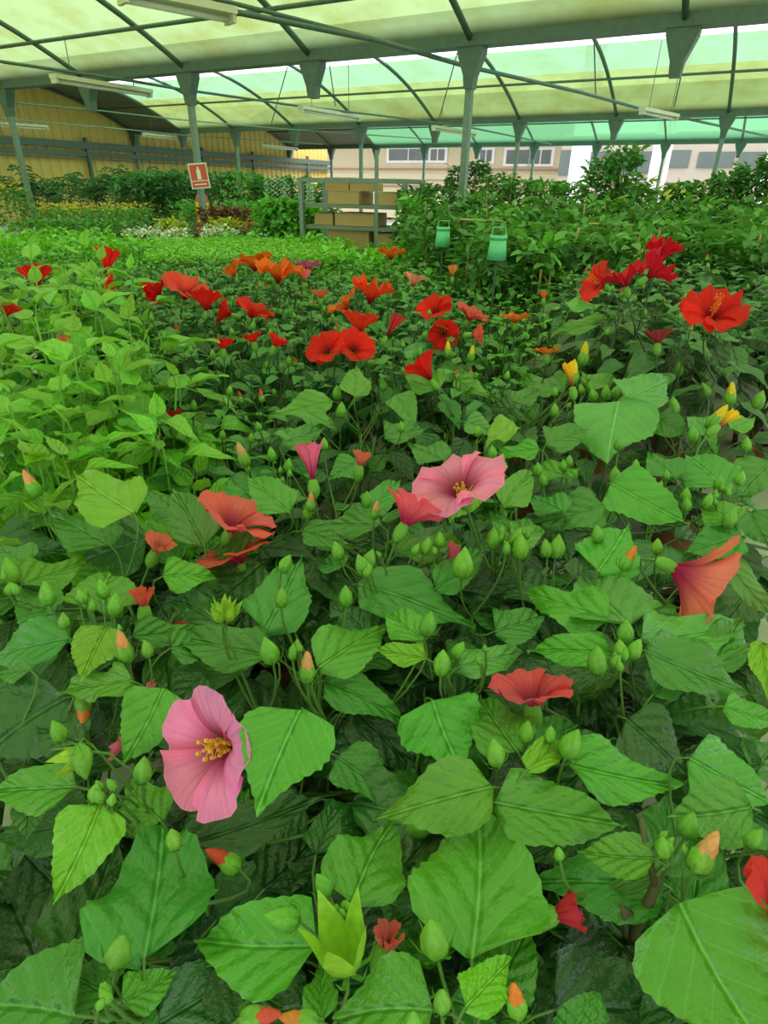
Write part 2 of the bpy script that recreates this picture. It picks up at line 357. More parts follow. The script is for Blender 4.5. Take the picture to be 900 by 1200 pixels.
def flower(plant, base, axis, R, color, phi=(20, 88), spread=.62, ruffle=.09, seed=1, mat=None, stamen=1.0, rot=0, label=None, npet=5, stcol=(.95, .55, .06)):
    """a flower part with petals and a stamen column as sub-parts"""
    mt = frame(base, axis.orthogonal().normalized(), axis, 1, 1)
    z = axis.normalized(); x = V3(0, 0, 1).cross(z)
    if x.length < .05: x = V3(1, 0, 0)
    x.normalize(); y = z.cross(x); mt = Matrix.Identity(4)
    for i in range(3): mt[i][0] = x[i]; mt[i][1] = y[i]; mt[i][2] = z[i]; mt[i][3] = base[i] - plant.root.location[i]
    mt = mt @ Matrix.Rotation(rot, 4, 'Z')
    mb = MB().lathe([(.004, -.012), (.009, -.006), (.0105, .004), (.008, .016), (.005, .02)], 8)
    fl = mb.obj('flower', BUDM, plant.root, True); fl.matrix_basis = mt; fl.color = (*BGREEN, 1)
    if label: fl['label'] = label
    for k in range(npet):
        P, Q = petal_grid(R, phi[0], phi[1], k, spread, ruffle, seed, npet=npet)
        link('petal', grid_mesh('petal', P, Q, mat or PETAL), fl, None, jit(color, .06))
    if stamen:
        L = R * .85 * stamen; mb = MB(); mb.tube([(0, 0, 0), (0, .02 * L, L * .5), (.02 * L, .07 * L, L)], [.0022, .0018, .0014], 6)
        r = random.Random(seed)
        for _ in range(34):
            q = r.uniform(.48, .98); th = r.uniform(0, 2 * PI); d = V3(math.cos(th), math.sin(th), .3) * r.uniform(.005, .009); c0 = V3(.02 * L * q, .07 * L * q * q, L * q)
            mb.tube([c0, c0 + d], .0004, 3, False); mb.box(c0 + d, (.0026, .0026, .0026))
        for k in range(5):
            d = V3(math.cos(k * 1.257), math.sin(k * 1.257), .9) * .008; c0 = V3(.02 * L, .07 * L, L); mb.tube([c0, c0 + d], .0006, 3); mb.box(c0 + d, (.003, .003, .003))
        mb.obj('stamen_column', TINT, fl).color = (*stcol, 1)
    plant.att.append((Vector(base) - z * .012, z, .0022, .06)); return fl

# ------------------------------------------------------------------ plants
POT = MB().lathe([(0, 0), (.048, 0), (.052, .004), (.066, .105), (.072, .105), (.074, .128), (.069, .128), (.064, .112)], 16).mesh('pot', TERRA, True)
SOILM = MB().lathe([(0, .114), (.035, .117), (.0655, .112)], 16).mesh('soil', SOIL, True)
BENCH = .76
class Plant:
    def __init__(s, name, x, y, label, cat='plant', group=None, zc=1.17, base=BENCH, pot=True, ps=1.0):
        s.root = empty(name, (x, y, base), label, cat, group); s.zc = zc; s.att = []; s.base = base; s.c = V3(x, y, base); s.nl = 0; s.ps = ps
        if pot:
            p = link('pot', POT, s.root); p.scale = (ps,) * 3; q = link('soil', SOILM, p)
    def leaf(s, base, axis, normal, L, W, color, lib=BIG, petiole=True, me=None):
        o = bpy.data.objects.new('leaf', me or random.choice(lib)); COL.objects.link(o); o.parent = s.root
        mt = frame(base, axis, normal, L, W); mt.translation = Vector(base) - s.root.location
        o.matrix_basis = mt; o.color = (*color, 1); s.nl += 1
        if petiole: s.att.append((Vector(base), axis.normalized(), .0013, .03))
        return o
    def bud(s, pos, axis, L, tip=None, color=BGREEN, kind='c'):
        z = axis.normalized(); x = z.orthogonal().normalized(); y = z.cross(x); mt = Matrix.Identity(4); pos = Vector(pos)
        a = random.uniform(0, 6)
        x, y = x * math.cos(a) + y * math.sin(a), y * math.cos(a) - x * math.sin(a)
        for i in range(3): mt[i][0] = x[i] * L * .86; mt[i][1] = y[i] * L * .86; mt[i][2] = z[i] * L; mt[i][3] = pos[i] - s.root.location[i]
        o = link('bud', OPENC if kind == 'o' else CALYX, s.root, None, jit(color, .1)); o.matrix_basis = mt
        if L > .012: link('bract_ring', BRACT, o, None, jit((.16, .38, .05)))
        if tip: link('petal_tip', TIP, o, None, jit(TIPC[tip]))
        s.att.append((pos, z, .0015, .035)); return o
    def stems(s, color=(.12, .24, .05), woody=True, hubs=None):
        """main stems from the pot, then a stalk to every leaf, bud and flower"""
        mb = MB(); c = s.c; zt = s.zc - .06
        pot_z = s.base + .11 * s.ps
        hubs = hubs or [c + V3(math.cos(k * 2.1 + c.x * 9) * .05, math.sin(k * 2.1 + c.x * 9) * .05, zt - s.base - .02 * k) for k in range(3)]
        for h in hubs:
            mid = (V3(c.x, c.y, pot_z) * .5 + h * .5) + V3((h.x - c.x) * .2, (h.y - c.y) * .2, 0)
            mb.tube([V3(c.x + (h.x - c.x) * .15, c.y + (h.y - c.y) * .15, pot_z), mid, h], [.0042, .0034, .0022], 5)
        for p, ax, r, back in s.att:
            h = min(hubs, key=lambda q: (q.xy - p.xy).length)
            b = V3(h.x, h.y, max(pot_z, min(h.z, p.z - .035 - .5 * (h.xy - p.xy).length)))
            q = p - ax * back; q.z -= back * .2
            pts = [];
            for i in range(5):
                t = i / 4; pts.append(b * (1 - t) ** 2 + q * 2 * t * (1 - t) + p * t * t)
            mb.tube(pts, [r * 1.5, r * 1.25, r, r, r * .9], 4, False)
        o = mb.obj('stem', STEM, s.root, True, -s.root.location); o.color = (*color, 1); return o
    def shoot(s, top, lean, n, L, lib, cols, W=.62, step=.028, droop=.1, start=0., asp=137.5, tipscale=.45, foliage=None):
        """leaves in a spiral down from a shoot tip"""
        a0 = random.uniform(0, 6.3)
        for i in range(n):
            d = i * step * random.uniform(.8, 1.2) + start; p = top - lean * d
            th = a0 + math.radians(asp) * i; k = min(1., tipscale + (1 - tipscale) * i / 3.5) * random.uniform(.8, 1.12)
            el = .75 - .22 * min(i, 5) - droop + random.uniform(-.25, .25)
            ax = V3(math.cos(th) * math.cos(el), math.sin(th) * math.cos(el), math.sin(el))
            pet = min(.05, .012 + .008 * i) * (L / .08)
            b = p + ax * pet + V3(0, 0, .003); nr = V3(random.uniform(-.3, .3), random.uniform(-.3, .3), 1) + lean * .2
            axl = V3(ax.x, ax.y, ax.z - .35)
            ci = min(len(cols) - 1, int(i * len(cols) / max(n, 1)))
            if foliage is not None: foliage.append((b, axl, nr, L * k, L * k * W))
            else: s.leaf(b, axl, nr, L * k, L * k * W, jit(cols[ci]), lib, petiole=False); s.att.append((b, ax, .0011, pet * .8)) if i < 6 else None
    def foliage(s, lst, color, name='foliage', mat=None):
        if not lst: return
        o = link(name, foliage_mesh(name, [np.array(q[0]) - np.array(s.root.location) for q in lst], [q[1] for q in lst], [q[2] for q in lst], np.array([q[3] for q in lst]), np.array([q[4] for q in lst]), mat), s.root, None, color)
        o['kind'] = 'stuff'; return o
# ================================================================== the greenhouse
UI = lambda i: -1.056 + 2.1 * i
G0, BAY, ZG = 7.44, 8.0, 2.99
U_END, U_START = UI(9), -11.5
HOOPI = list(range(-4, 10))
def arch_z(v):
    d = (v - G0) % BAY; d = min(d, BAY - d); return 3.02 + .95 * (1 - ((4 - d) / 4) ** 2)
floor_m = simple('concrete_floor', (.34, .33, .29), .85, 0, .3, 3, .2)
mb = MB(); mb.box(uv(3, 8, -.05), (32, 42, .1), (U, VV, V3(0, 0, 1))); tag(mb.obj('floor', floor_m), 'pale grey concrete floor under the benches', kind='structure')
ground_m = simple('outside_ground', (.30, .30, .27), .9, 0, .25, .6)
mb = MB(); mb.box(V3(0, 0, -.16), (240, 240, .1)); tag(mb.obj('ground', ground_m), 'grey paved ground outside the greenhouse', kind='structure')
FILMS = {-1: ((.235, .33, .15), (.21, .28, .10), .6), 0: ((.235, .335, .15), (.18, .21, .05), .85), 1: ((.20, .35, .215), (.16, .28, .10), .6), 2: ((.14, .36, .18), (.12, .30, .13), .3), 3: ((.22, .31, .11), (.17, .20, .05), .95)}
def film(bay, va, vb, mat, parent, name='roof_film', ua=U_START, ub=U_END, dz=.045):
    n = max(2, int((vb - va) / .5)); P = np.zeros((n + 1, 15, 3))
    for i in range(n + 1):
        v = va + (vb - va) * i / n
        for j in range(15): P[i, j] = uv(ua + (ub - ua) * j / 14, v, arch_z(min(max(v, va + 1e-4), vb - 1e-4)) + dz)
    return link(name, grid_mesh(name, P, None, mat), parent)
grey_sheet = simple('grey_roof_sheet', (.16, .17, .13), .7, 0, .15, 2)
for bay in (-1, 0, 1, 2):
    va = G0 + (bay - 1) * BAY; vb = va + BAY
    if bay == -1: pass
    c = empty('ceiling', uv(0, va, 0) * 0, None, None, None, 'structure'); c['label'] = ['pale green film roof bay behind the camera', 'yellow green film roof bay overhead with dark hoops', 'mint green roof bay with an open white vent slit', 'deep green shaded roof bay farthest away'][bay + 1]
    fm = film_mat('roof_film_%d' % (bay + 1), *FILMS[bay], transp=.5)
    ue = U_END + .14 if bay < 1 else (UI(8) if bay == 1 else UI(7))
    if bay == 1: film(bay, va, 12.60, fm, c, ub=ue); film(bay, 12.96, 13.95, fm, c, ub=ue); film(bay, 13.95, vb, film_mat('roof_film_dirty', *FILMS[3], transp=.5), c, 'weathered_film', ub=ue)
    else: film(bay, va, vb, fm, c, ub=ue)
    if bay >= 1: film(bay, va + .1, vb, grey_sheet, c, 'roof_sheet', ue, U_END + .14, .06)
    for i in HOOPI:
        pts = [uv(UI(i), va + BAY * k / 24, arch_z(va + BAY * min(max(k / 24, 1e-5), 1 - 1e-5))) for k in range(25)]
        MB().tube(pts, .034, 6).obj('roof_hoop', STEELD, c, True)
    for vp in ((va + 1.4, vb - .85, va + 4) if bay < 1 else (vb - 1.4, va + 1.4, va + 4)):
        MB().tube([uv(U_START, vp, arch_z(vp) - .05), uv(U_END, vp, arch_z(vp) - .05)], .024, 6).obj('purlin', STEELD, c, True)
    if bay == 1:
        for (x0, y0), (x1, y1) in (((337, 78), (318, 145)), ((386, 76), (393, 124)), ((696, 42), (698, 112)), ((802, 72), (790, 125)), ((537, 58), (513, 145))):
            MB().tube([at_v(x0, y0, 12.9), at_v(x1, y1, 13.6)], .012, 5).obj('tie_rod', STEELD, c)
for k, v in enumerate((G0 - BAY, G0, G0 + BAY, G0 + 2 * BAY)):
    g = empty('gutter_beam', (0, 0, 0), None, None, None, 'structure')
    g['label'] = ['gutter beam behind the camera', 'nearest galvanised gutter beam crossing the whole view', 'second gutter beam across the middle distance', 'farthest gutter beam above the open side'][k]
    a, b = uv(U_START, v), uv(U_END, v); mid = (a + b) / 2; ln = (b - a).length
    MB().box(mid + V3(0, 0, ZG + .05), (ln, .20, .10), (U, VV, V3(0, 0, 1))).obj('lower_flange', STEELD, g)
    MB().box(mid + V3(0, 0, ZG + .155), (ln, .12, .11), (U, VV, V3(0, 0, 1))).obj('web', GALV, g)
    MB().box(mid + V3(0, 0, ZG + .235), (ln, .26, .05), (U, VV, V3(0, 0, 1))).obj('upper_flange', STEELD, g)
def bracket(u, v, parent, lo=2.62):
    mb = MB(); wt, wb, d = .30, .10, .06; vv = []
    for z, wd in ((3.1, wt), (2.94, wt * .95), (lo + .12, wb * 1.25), (lo, wb)):
        for su, sv in ((-1, -1), (1, -1), (1, 1), (-1, 1)): vv.append(uv(u + su * wd / 2, v + sv * (d + (z - lo) * .06), z))
    f = [(0, 1, 2, 3), (15, 14, 13, 12)]
    for i in range(3):
        for j in range(4): f.append((i * 4 + j, i * 4 + (j + 1) % 4, i * 4 + 4 + (j + 1) % 4, i * 4 + 4 + j))
    mb.add(vv, [tuple(reversed(q)) for q in f]); return mb.obj('bracket', STEELD, parent)
for k, v in ((0, G0), (1, G0 + BAY), (2, G0 + 2 * BAY)):
    for i in HOOPI:
        if i == 9 and k == 0: continue
        post = (i % 2 == 0) if k != 1 else (i % 2 == 1)
        if k == 0: names = {2: 'galvanised post in the middle of the near gutter', 4: 'galvanised post carrying the red fire extinguisher sign', 6: 'galvanised post at the far left of the near gutter'}
        r = empty('greenhouse_post' if post else 'gutter_bracket', uv(UI(i), v, 0 if post else 2.62), None, None, None, 'structure')
        off = -r.location
        b = bracket(UI(i), v, r, 2.62); b.location = off
        if post: MB().box(uv(UI(i), v, 1.34), (.075, .075, 2.68), (U, VV, V3(0, 0, 1))).obj('post_tube', GALV, r, off=off)
# ---- yellow gable wall on the left
ochre = simple('ochre_sheet', (.72, .52, .14), .55, 0, .08, 2)
v0, v1 = -9.0, 26.4; npn = int((v1 - v0) / .30); prof = []
for i in range(npn):
    s = v0 + i * .30
    prof += [(s, 0), (s + .09, 0), (s + .13, .045), (s + .24, .045), (s + .28, 0)]
P = np.zeros((2, len(prof), 3))
for j, (v, d) in enumerate(prof):
    for i, z in enumerate((0, 4.04)): P[i, j] = uv(U_END + .12 - d, v, z)
wl = empty('wall_left', (0, 0, 0), 'ochre yellow corrugated gable wall', None, None, 'structure')
link('corrugated_sheet', grid_mesh('corrugated_sheet', P, None, ochre, False), wl)
MB().box(uv(U_END + .22, (v0 + v1) / 2, 2.02), (.1, v1 - v0, 4.04), (U, VV, V3(0, 0, 1))).obj('backing', ochre, wl)
for z, h, dp in ((2.60, .17, .16), (2.38, .12, .12), (2.25, .03, .1)):
    MB().box(uv(U_END - .02, (v0 + v1) / 2, z), (dp, v1 - v0, h), (U, VV, V3(0, 0, 1))).obj('wall_rail', STEELD, wl)
for v in (13.6, 18.3, 21.0, 24.6):
    MB().box(uv(U_END - .06, v, 1.4), (.09, .09, 2.8), (U, VV, V3(0, 0, 1))).obj('wall_post', STEELD, wl)
# ---- pipes, cables and lamps under the roof
def poly(name, pts, z, r, label, cat, mat=STEELD, ext=(1.5, 1.5)):
    p = [at_z(x, y, z) for x, y in pts]; a = p[0] + (p[0] - p[1]).normalized() * ext[0]; b = p[-1] + (p[-1] - p[-2]).normalized() * ext[1]
    return tag(MB().tube([a] + p + [b], r, 6).obj(name, mat, None, True), label, cat)
poly('tie_pipe', [(281, 15), (440, 47), (544, 77), (680, 108), (753, 128), (887, 157)], 2.93, .024, 'long steel pipe slanting from the top left across to the right under the roof', 'pipe')
poly('tie_pipe', [(250, -2), (330, 18), (460, 51)], 3.0, .018, 'thinner second pipe running beside the long slanting pipe at the top', 'pipe', ext=(1.2, .05))
poly('tie_pipe', [(0, 72), (155, 95), (208, 104), (348, 124), (460, 137), (549, 149), (627, 165)], 2.93, .02, 'steel pipe running below the near gutter from the left edge', 'pipe')
poly('cable', [(0, 119), (110, 129), (208, 140), (330, 151), (460, 160)], 2.85, .013, 'upper of the two pale cables crossing the yellow wall', 'cable', GALV)
poly('cable', [(0, 139), (130, 150), (220, 159), (330, 166)], 2.85, .013, 'lower of the two pale cables crossing the yellow wall', 'cable', GALV)
lamp_m = simple('lamp_housing', (.70, .66, .50), .6, 0, .15, 6); tube_m = simple('lamp_tube', (.75, .75, .66), .4, 0, .05)
def lamp(p0, p1, z, label, wd=.13):
    a, b = at_z(*p0, z), at_z(*p1, z); d = (b - a); ln = d.length; d.normalize(); s = V3(0, 0, 1).cross(d)
    r = empty('fluorescent_lamp', (a + b) / 2, label, 'lamp', 'tube lamps under the roof'); o = -r.location; c = (a + b) / 2
    MB().box(c + V3(0, 0, .03), (ln, wd, .05), (d, s, V3(0, 0, 1))).obj('housing', lamp_m, r, off=o)
    MB().tube([a - V3(0, 0, .025) + d * .03, b - V3(0, 0, .025) - d * .03], .022, 8).obj('tube', tube_m, r, True, o)
    for q in (a + d * .18 * ln, b - d * .18 * ln):
        v_ = q.dot(VV); MB().tube([q + V3(0, 0, .04), V3(q.x, q.y, arch_z(v_) - .01)], .006, 5).obj('hanger', STEELD, r, off=o)
    for q in (a + d * .02, b - d * .02): MB().box(q - V3(0, 0, .01), (.03, wd * .8, .08), (d, s, V3(0, 0, 1))).obj('end_cap', lamp_m, r, off=o)
lamp((140, -6), (272, 20), 2.86, 'big lamp housing at the very top left of the view', .2)
lamp((62, 92), (176, 110), 2.86, 'long lamp hanging just below the near gutter on the left', .15)
lamp((352, 128), (420, 139), 2.86, 'lamp below the second gutter left of the middle post')
lamp((508, 150), (556, 158), 2.86, 'small lamp close beside the middle post')
lamp((752, 130), (792, 138), 2.86, 'lamp on the slanting pipe at the right')
lamp((0, 146), (56, 150), 2.86, 'short lamp against the yellow wall at the left edge')
lamp((168, 158), (222, 164), 2.86, 'lamp in front of the yellow wall beside the sign post')
lamp((305, 171), (348, 175), 2.86, 'low lamp in front of the yellow wall left of the trolley')
# ---- outside: cream building, white columns
cream = simple('cream_render', (.62, .55, .37), .8, 0, .06, 1); white_m = simple('white_paint', (.88, .87, .88), .6, 0, .03, 1)
pane_m = simple('dark_pane', (.12, .15, .14), .15, 0, .3, 2); redt = simple('red_band', (.42, .22, .16), .7, 0, .1)
VB = 37.0
def wpx(x0, y0, x1, y1, v): return at_v(x0, y0, v), at_v(x1, y1, v)
bd = empty('building', at_v(520, 240, VB) * V3(1, 1, 0) if False else uv(12, VB, 0), 'cream building with a row of windows outside beyond the open side', 'building'); ob = -bd.location
ul, ur = at_v(330, 200, VB).dot(U), at_v(668, 200, VB).dot(U)
zt = 4.6
MB().box(uv((ul + ur) / 2, VB + 3, zt / 2), (ul - ur, 6, zt), (U, VV, V3(0, 0, 1))).obj('wall', cream, bd, off=ob)
MB().box(uv((ul + ur) / 2, VB - .2, zt + .12), (ul - ur + .6, 7, .24), (U, VV, V3(0, 0, 1))).obj('roof', white_m, bd, off=ob)
for x0, x1, y0, y1 in ((456, 503, 175, 188), (505, 522, 175, 188), (563, 577, 176, 189), (594, 620, 176, 192), (622, 646, 176, 192)):
    a, b = at_v(x0, y0, VB), at_v(x1, y1, VB); ua, ub = a.dot(U), b.dot(U); zc, h = (a.z + b.z) / 2, a.z - b.z; um = (ua + ub) / 2
    fr = MB().box(uv(um, VB - .02, zc), (abs(ua - ub) + .24, .12, h + .24), (U, VV, V3(0, 0, 1))).obj('window', white_m, bd, off=ob)
    n = 2
    for q in range(n):
        uq = ua + (ub - ua) * (q + .5) / n; MB().box(uv(uq, VB - .09, zc), (abs(ua - ub) / n - .1, .06, h), (U, VV, V3(0, 0, 1))).obj('pane', pane_m, fr)
for yb, hh, mm in ((198, .07, redt), (207, .3, cream), (218, .06, redt)):
    z = at_v(500, yb, VB).z; MB().box(uv((ul + ur) / 2, VB - .08, z), (ul - ur, .18, hh), (U, VV, V3(0, 0, 1))).obj('ledge', mm, bd, off=ob)
VC = 29.0
pav = empty('pavilion', uv(3, VC + 4, 0), 'pale pink outer building with dark openings behind the white columns', 'building'); op = -pav.location
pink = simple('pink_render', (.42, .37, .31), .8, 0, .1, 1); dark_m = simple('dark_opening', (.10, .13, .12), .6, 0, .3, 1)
ua, ub = at_v(655, 200, VC + 4).dot(U), at_v(960, 200, VC + 4).dot(U)
MB().box(uv((ua + ub) / 2, VC + 6, 2.0), (ua - ub, 4, 4.0), (U, VV, V3(0, 0, 1))).obj('wall', pink, pav, off=op)
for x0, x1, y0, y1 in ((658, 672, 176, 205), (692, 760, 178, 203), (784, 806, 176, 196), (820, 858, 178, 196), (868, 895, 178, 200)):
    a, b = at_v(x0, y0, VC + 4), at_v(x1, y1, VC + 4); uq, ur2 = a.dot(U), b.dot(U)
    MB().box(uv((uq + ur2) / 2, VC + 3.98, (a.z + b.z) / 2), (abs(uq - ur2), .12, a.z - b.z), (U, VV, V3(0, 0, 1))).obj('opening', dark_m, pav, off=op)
for x0, x1, lb in ((669, 690, 'broad white column outside left of the tall vine'), (763, 777, 'white column outside in the middle of the right half'), (780, 784, 'slim white pole beside the middle white column'), (896, 912, 'white column outside at the right edge')):
    a, b = at_v(x0, 190, VC), at_v(x1, 190, VC); uq, ur2 = a.dot(U), b.dot(U); c = uv((uq + ur2) / 2, VC, 0)
    r = empty('white_column', c, lb, 'column')
    MB().box(c + V3(0, 0, 3.5), (abs(uq - ur2), .3, 7), (U, VV, V3(0, 0, 1))).obj('shaft', white_m, r, off=-c)
    MB().box(c + V3(0, 0, .1), (abs(uq - ur2) + .16, .46, .2), (U, VV, V3(0, 0, 1))).obj('base', white_m, r, off=-c)
# ---- benches
def bench(va, vb, ua, ub, label, z=BENCH):
    c = uv((ua + ub) / 2, (va + vb) / 2, 0); r = empty('bench', c, label, 'bench'); ax = (U, VV, V3(0, 0, 1))
    MB().box(c + V3(0, 0, z - .02), (ub - ua - .06, vb - va - .06, .04), ax).obj('tray', TRAYM, r, off=-c)
    for s in (-1, 1):
        MB().box(uv((ua + ub) / 2, (va + vb) / 2 + s * ((vb - va) / 2 - .015), z - .01), (ub - ua, .03, .10), ax).obj('rim', BENCHM, r, off=-c)
        MB().box(uv((ua + ub) / 2 + s * ((ub - ua) / 2 - .015), (va + vb) / 2, z - .01), (.03, vb - va - .06, .10), ax).obj('rim', BENCHM, r, off=-c)
    n = max(2, int((ub - ua) / 2.5) + 1)
    for i in range(n):
        for s in (-1, 1):
            MB().box(uv(ua + .2 + (ub - ua - .4) * i / (n - 1), (va + vb) / 2 + s * ((vb - va) / 2 - .2), (z - .04) / 2), (.05, .05, z - .04), ax).obj('leg', BENCHM, r, off=-c)
bench(-.35, 1.72, -3.2, 4.4, 'aluminium bench under the nearest pink hibiscus plants')
bench(1.74, 3.50, -3.2, 7.0, 'second aluminium bench under the red hibiscus plants')
bench(3.52, 5.30, -.2, 9.5, 'third aluminium bench under the bright green shrubs')
bench(7.75, 9.6, 4.2, 14.5, 'bench carrying the yellow flowers behind the sign post')
bench(9.9, 12.2, 4.2, 15.8, 'bench of dark ferns before the yellow wall')

# ================================================================== the nearest hibiscus plants
ZC = 1.17
NEARP = []
def near(x, y, label, name='hibiscus_plant'):
    p = at_z(x, y, ZC); pl = Plant(name, p.x, p.y, label, 'plant', 'hibiscus plants on the nearest bench', ZC); pl.top = p; NEARP.append(pl); return pl
for x, y, lb in [
    (70, 1120, 'hibiscus at the lower left corner with big drooping dark leaves and one upright green bud'),
    (235, 930, 'hibiscus with the large open pink flower and yellow stamens'),
    (400, 1110, 'hibiscus with a lime star-shaped empty calyx and round green buds at the bottom'),
    (555, 1080, 'hibiscus with the largest upright pale leaf and an orange bud at the bottom edge'),
    (755, 1075, 'hibiscus with a bare forked brown stem and a fat peach-tipped bud, lower right'),
    (880, 940, 'hibiscus at the right edge with pale ribbed leaves and a red flower half hidden'),
    (625, 905, 'hibiscus with several green buds on long stalks above the big pale leaf'),
    (740, 790, 'hibiscus with a tight cluster of round buds beside a half hidden deep pink flower'),
    (495, 800, 'hibiscus with three upright buds and a heart-shaped leaf in the centre'),
    (350, 770, 'hibiscus with a peach bud between two green buds left of centre'),
    (115, 790, 'hibiscus with a long peach bud standing over an orange closed flower at the left'),
    (20, 840, 'hibiscus with large dark leaves cut by the left edge'),
    (55, 600, 'hibiscus with a peach bud on a tall stalk at the left edge'),
    (175, 650, 'hibiscus with one bright two-toned leaf held up on a bent stalk'),
    (285, 590, 'hibiscus with scattered coral petals showing under its leaves'),
    (375, 565, 'hibiscus with a closed pink flower among peach buds'),
    (470, 640, 'hibiscus with a bent coral pink flower facing down and a long dark leaf in front'),
    (560, 560, 'hibiscus with the big ruffled pink flower behind a lime leaf'),
    (590, 660, 'hibiscus with a peach-tipped bud and green bud clusters right of the ruffled pink flower'),
    (700, 680, 'hibiscus with two very broad pale leaves under an orange petal'),
    (820, 670, 'hibiscus with the veined coral red flower seen from behind'),
    (750, 570, 'hibiscus with a broad pointed leaf and a single round bud in its middle'),
    (860, 570, 'hibiscus with green bud clusters above the veined coral red flower'),
    (640, 560, 'hibiscus with grey green pointed leaves right of the ruffled pink flower'),
    (720, 480, 'hibiscus with yellow closed flowers and a pale lobed leaf'),
    (830, 480, 'hibiscus with yellow buds near the right edge'),
    (420, 480, 'hibiscus with pale leaves in front of the fused red flower pair'),
    (540, 470, 'hibiscus with a pointed pale leaf before the small red flower'),
    (630, 460, 'hibiscus with round grey green leaves left of the yellow flowers'),
    ]: near(x, y, lb)
def nearest(p): return min(NEARP, key=lambda q: (q.top.xy - p.xy).length)
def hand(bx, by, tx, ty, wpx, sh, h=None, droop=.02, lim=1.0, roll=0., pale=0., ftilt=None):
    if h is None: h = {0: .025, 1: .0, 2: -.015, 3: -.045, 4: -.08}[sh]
    b = at_z(bx, by, ZC + h); dB = (b - CAM).length; rB, rT = ray(bx, by).normalized(), ray(tx, ty).normalized()
    perp = (rT - rB).length * dB
    flat = at_z(tx, ty, min(ZC + h - droop, EYE - .05)); dT = (flat - CAM).length
    if ray(tx, ty).z > -.05: dT = dB
    dT = dB + max(-lim * perp, min(lim * perp, dT - dB)) if ftilt is None else dB + ftilt * perp
    t = CAM + rT * dT; ax = t - b; L = ax.length
    toc = (CAM - (b + t) / 2).normalized(); nr = (toc * .55 + V3(0, 0, .6)); nr = (nr - ax * (nr.dot(ax) / ax.length_squared)).normalized()
    if roll: nr = Matrix.Rotation(roll, 3, ax.normalized()) @ nr
    cosv = max(.45, abs(nr.dot(toc))); 
    # the width is seen across the view: the across-axis is perpendicular to the leaf axis
    W = wpx / F * (dB + dT) / 2 * 1.06
    y = ax.normalized(); xx = y.cross(nr); vis = (xx - toc * xx.dot(toc)).length; W = min(W / max(.5, vis), L * 1.15)
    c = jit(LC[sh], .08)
    if pale: c = tuple(a * (1 - pale) + q * pale for a, q in zip(c, (.16, .36, .14)))
    p = nearest(b); p.leaf(b, ax, nr, L * 1.03, W, c, BIG, me=BIG[int(bx * 7 + by * 3) % len(BIG)])
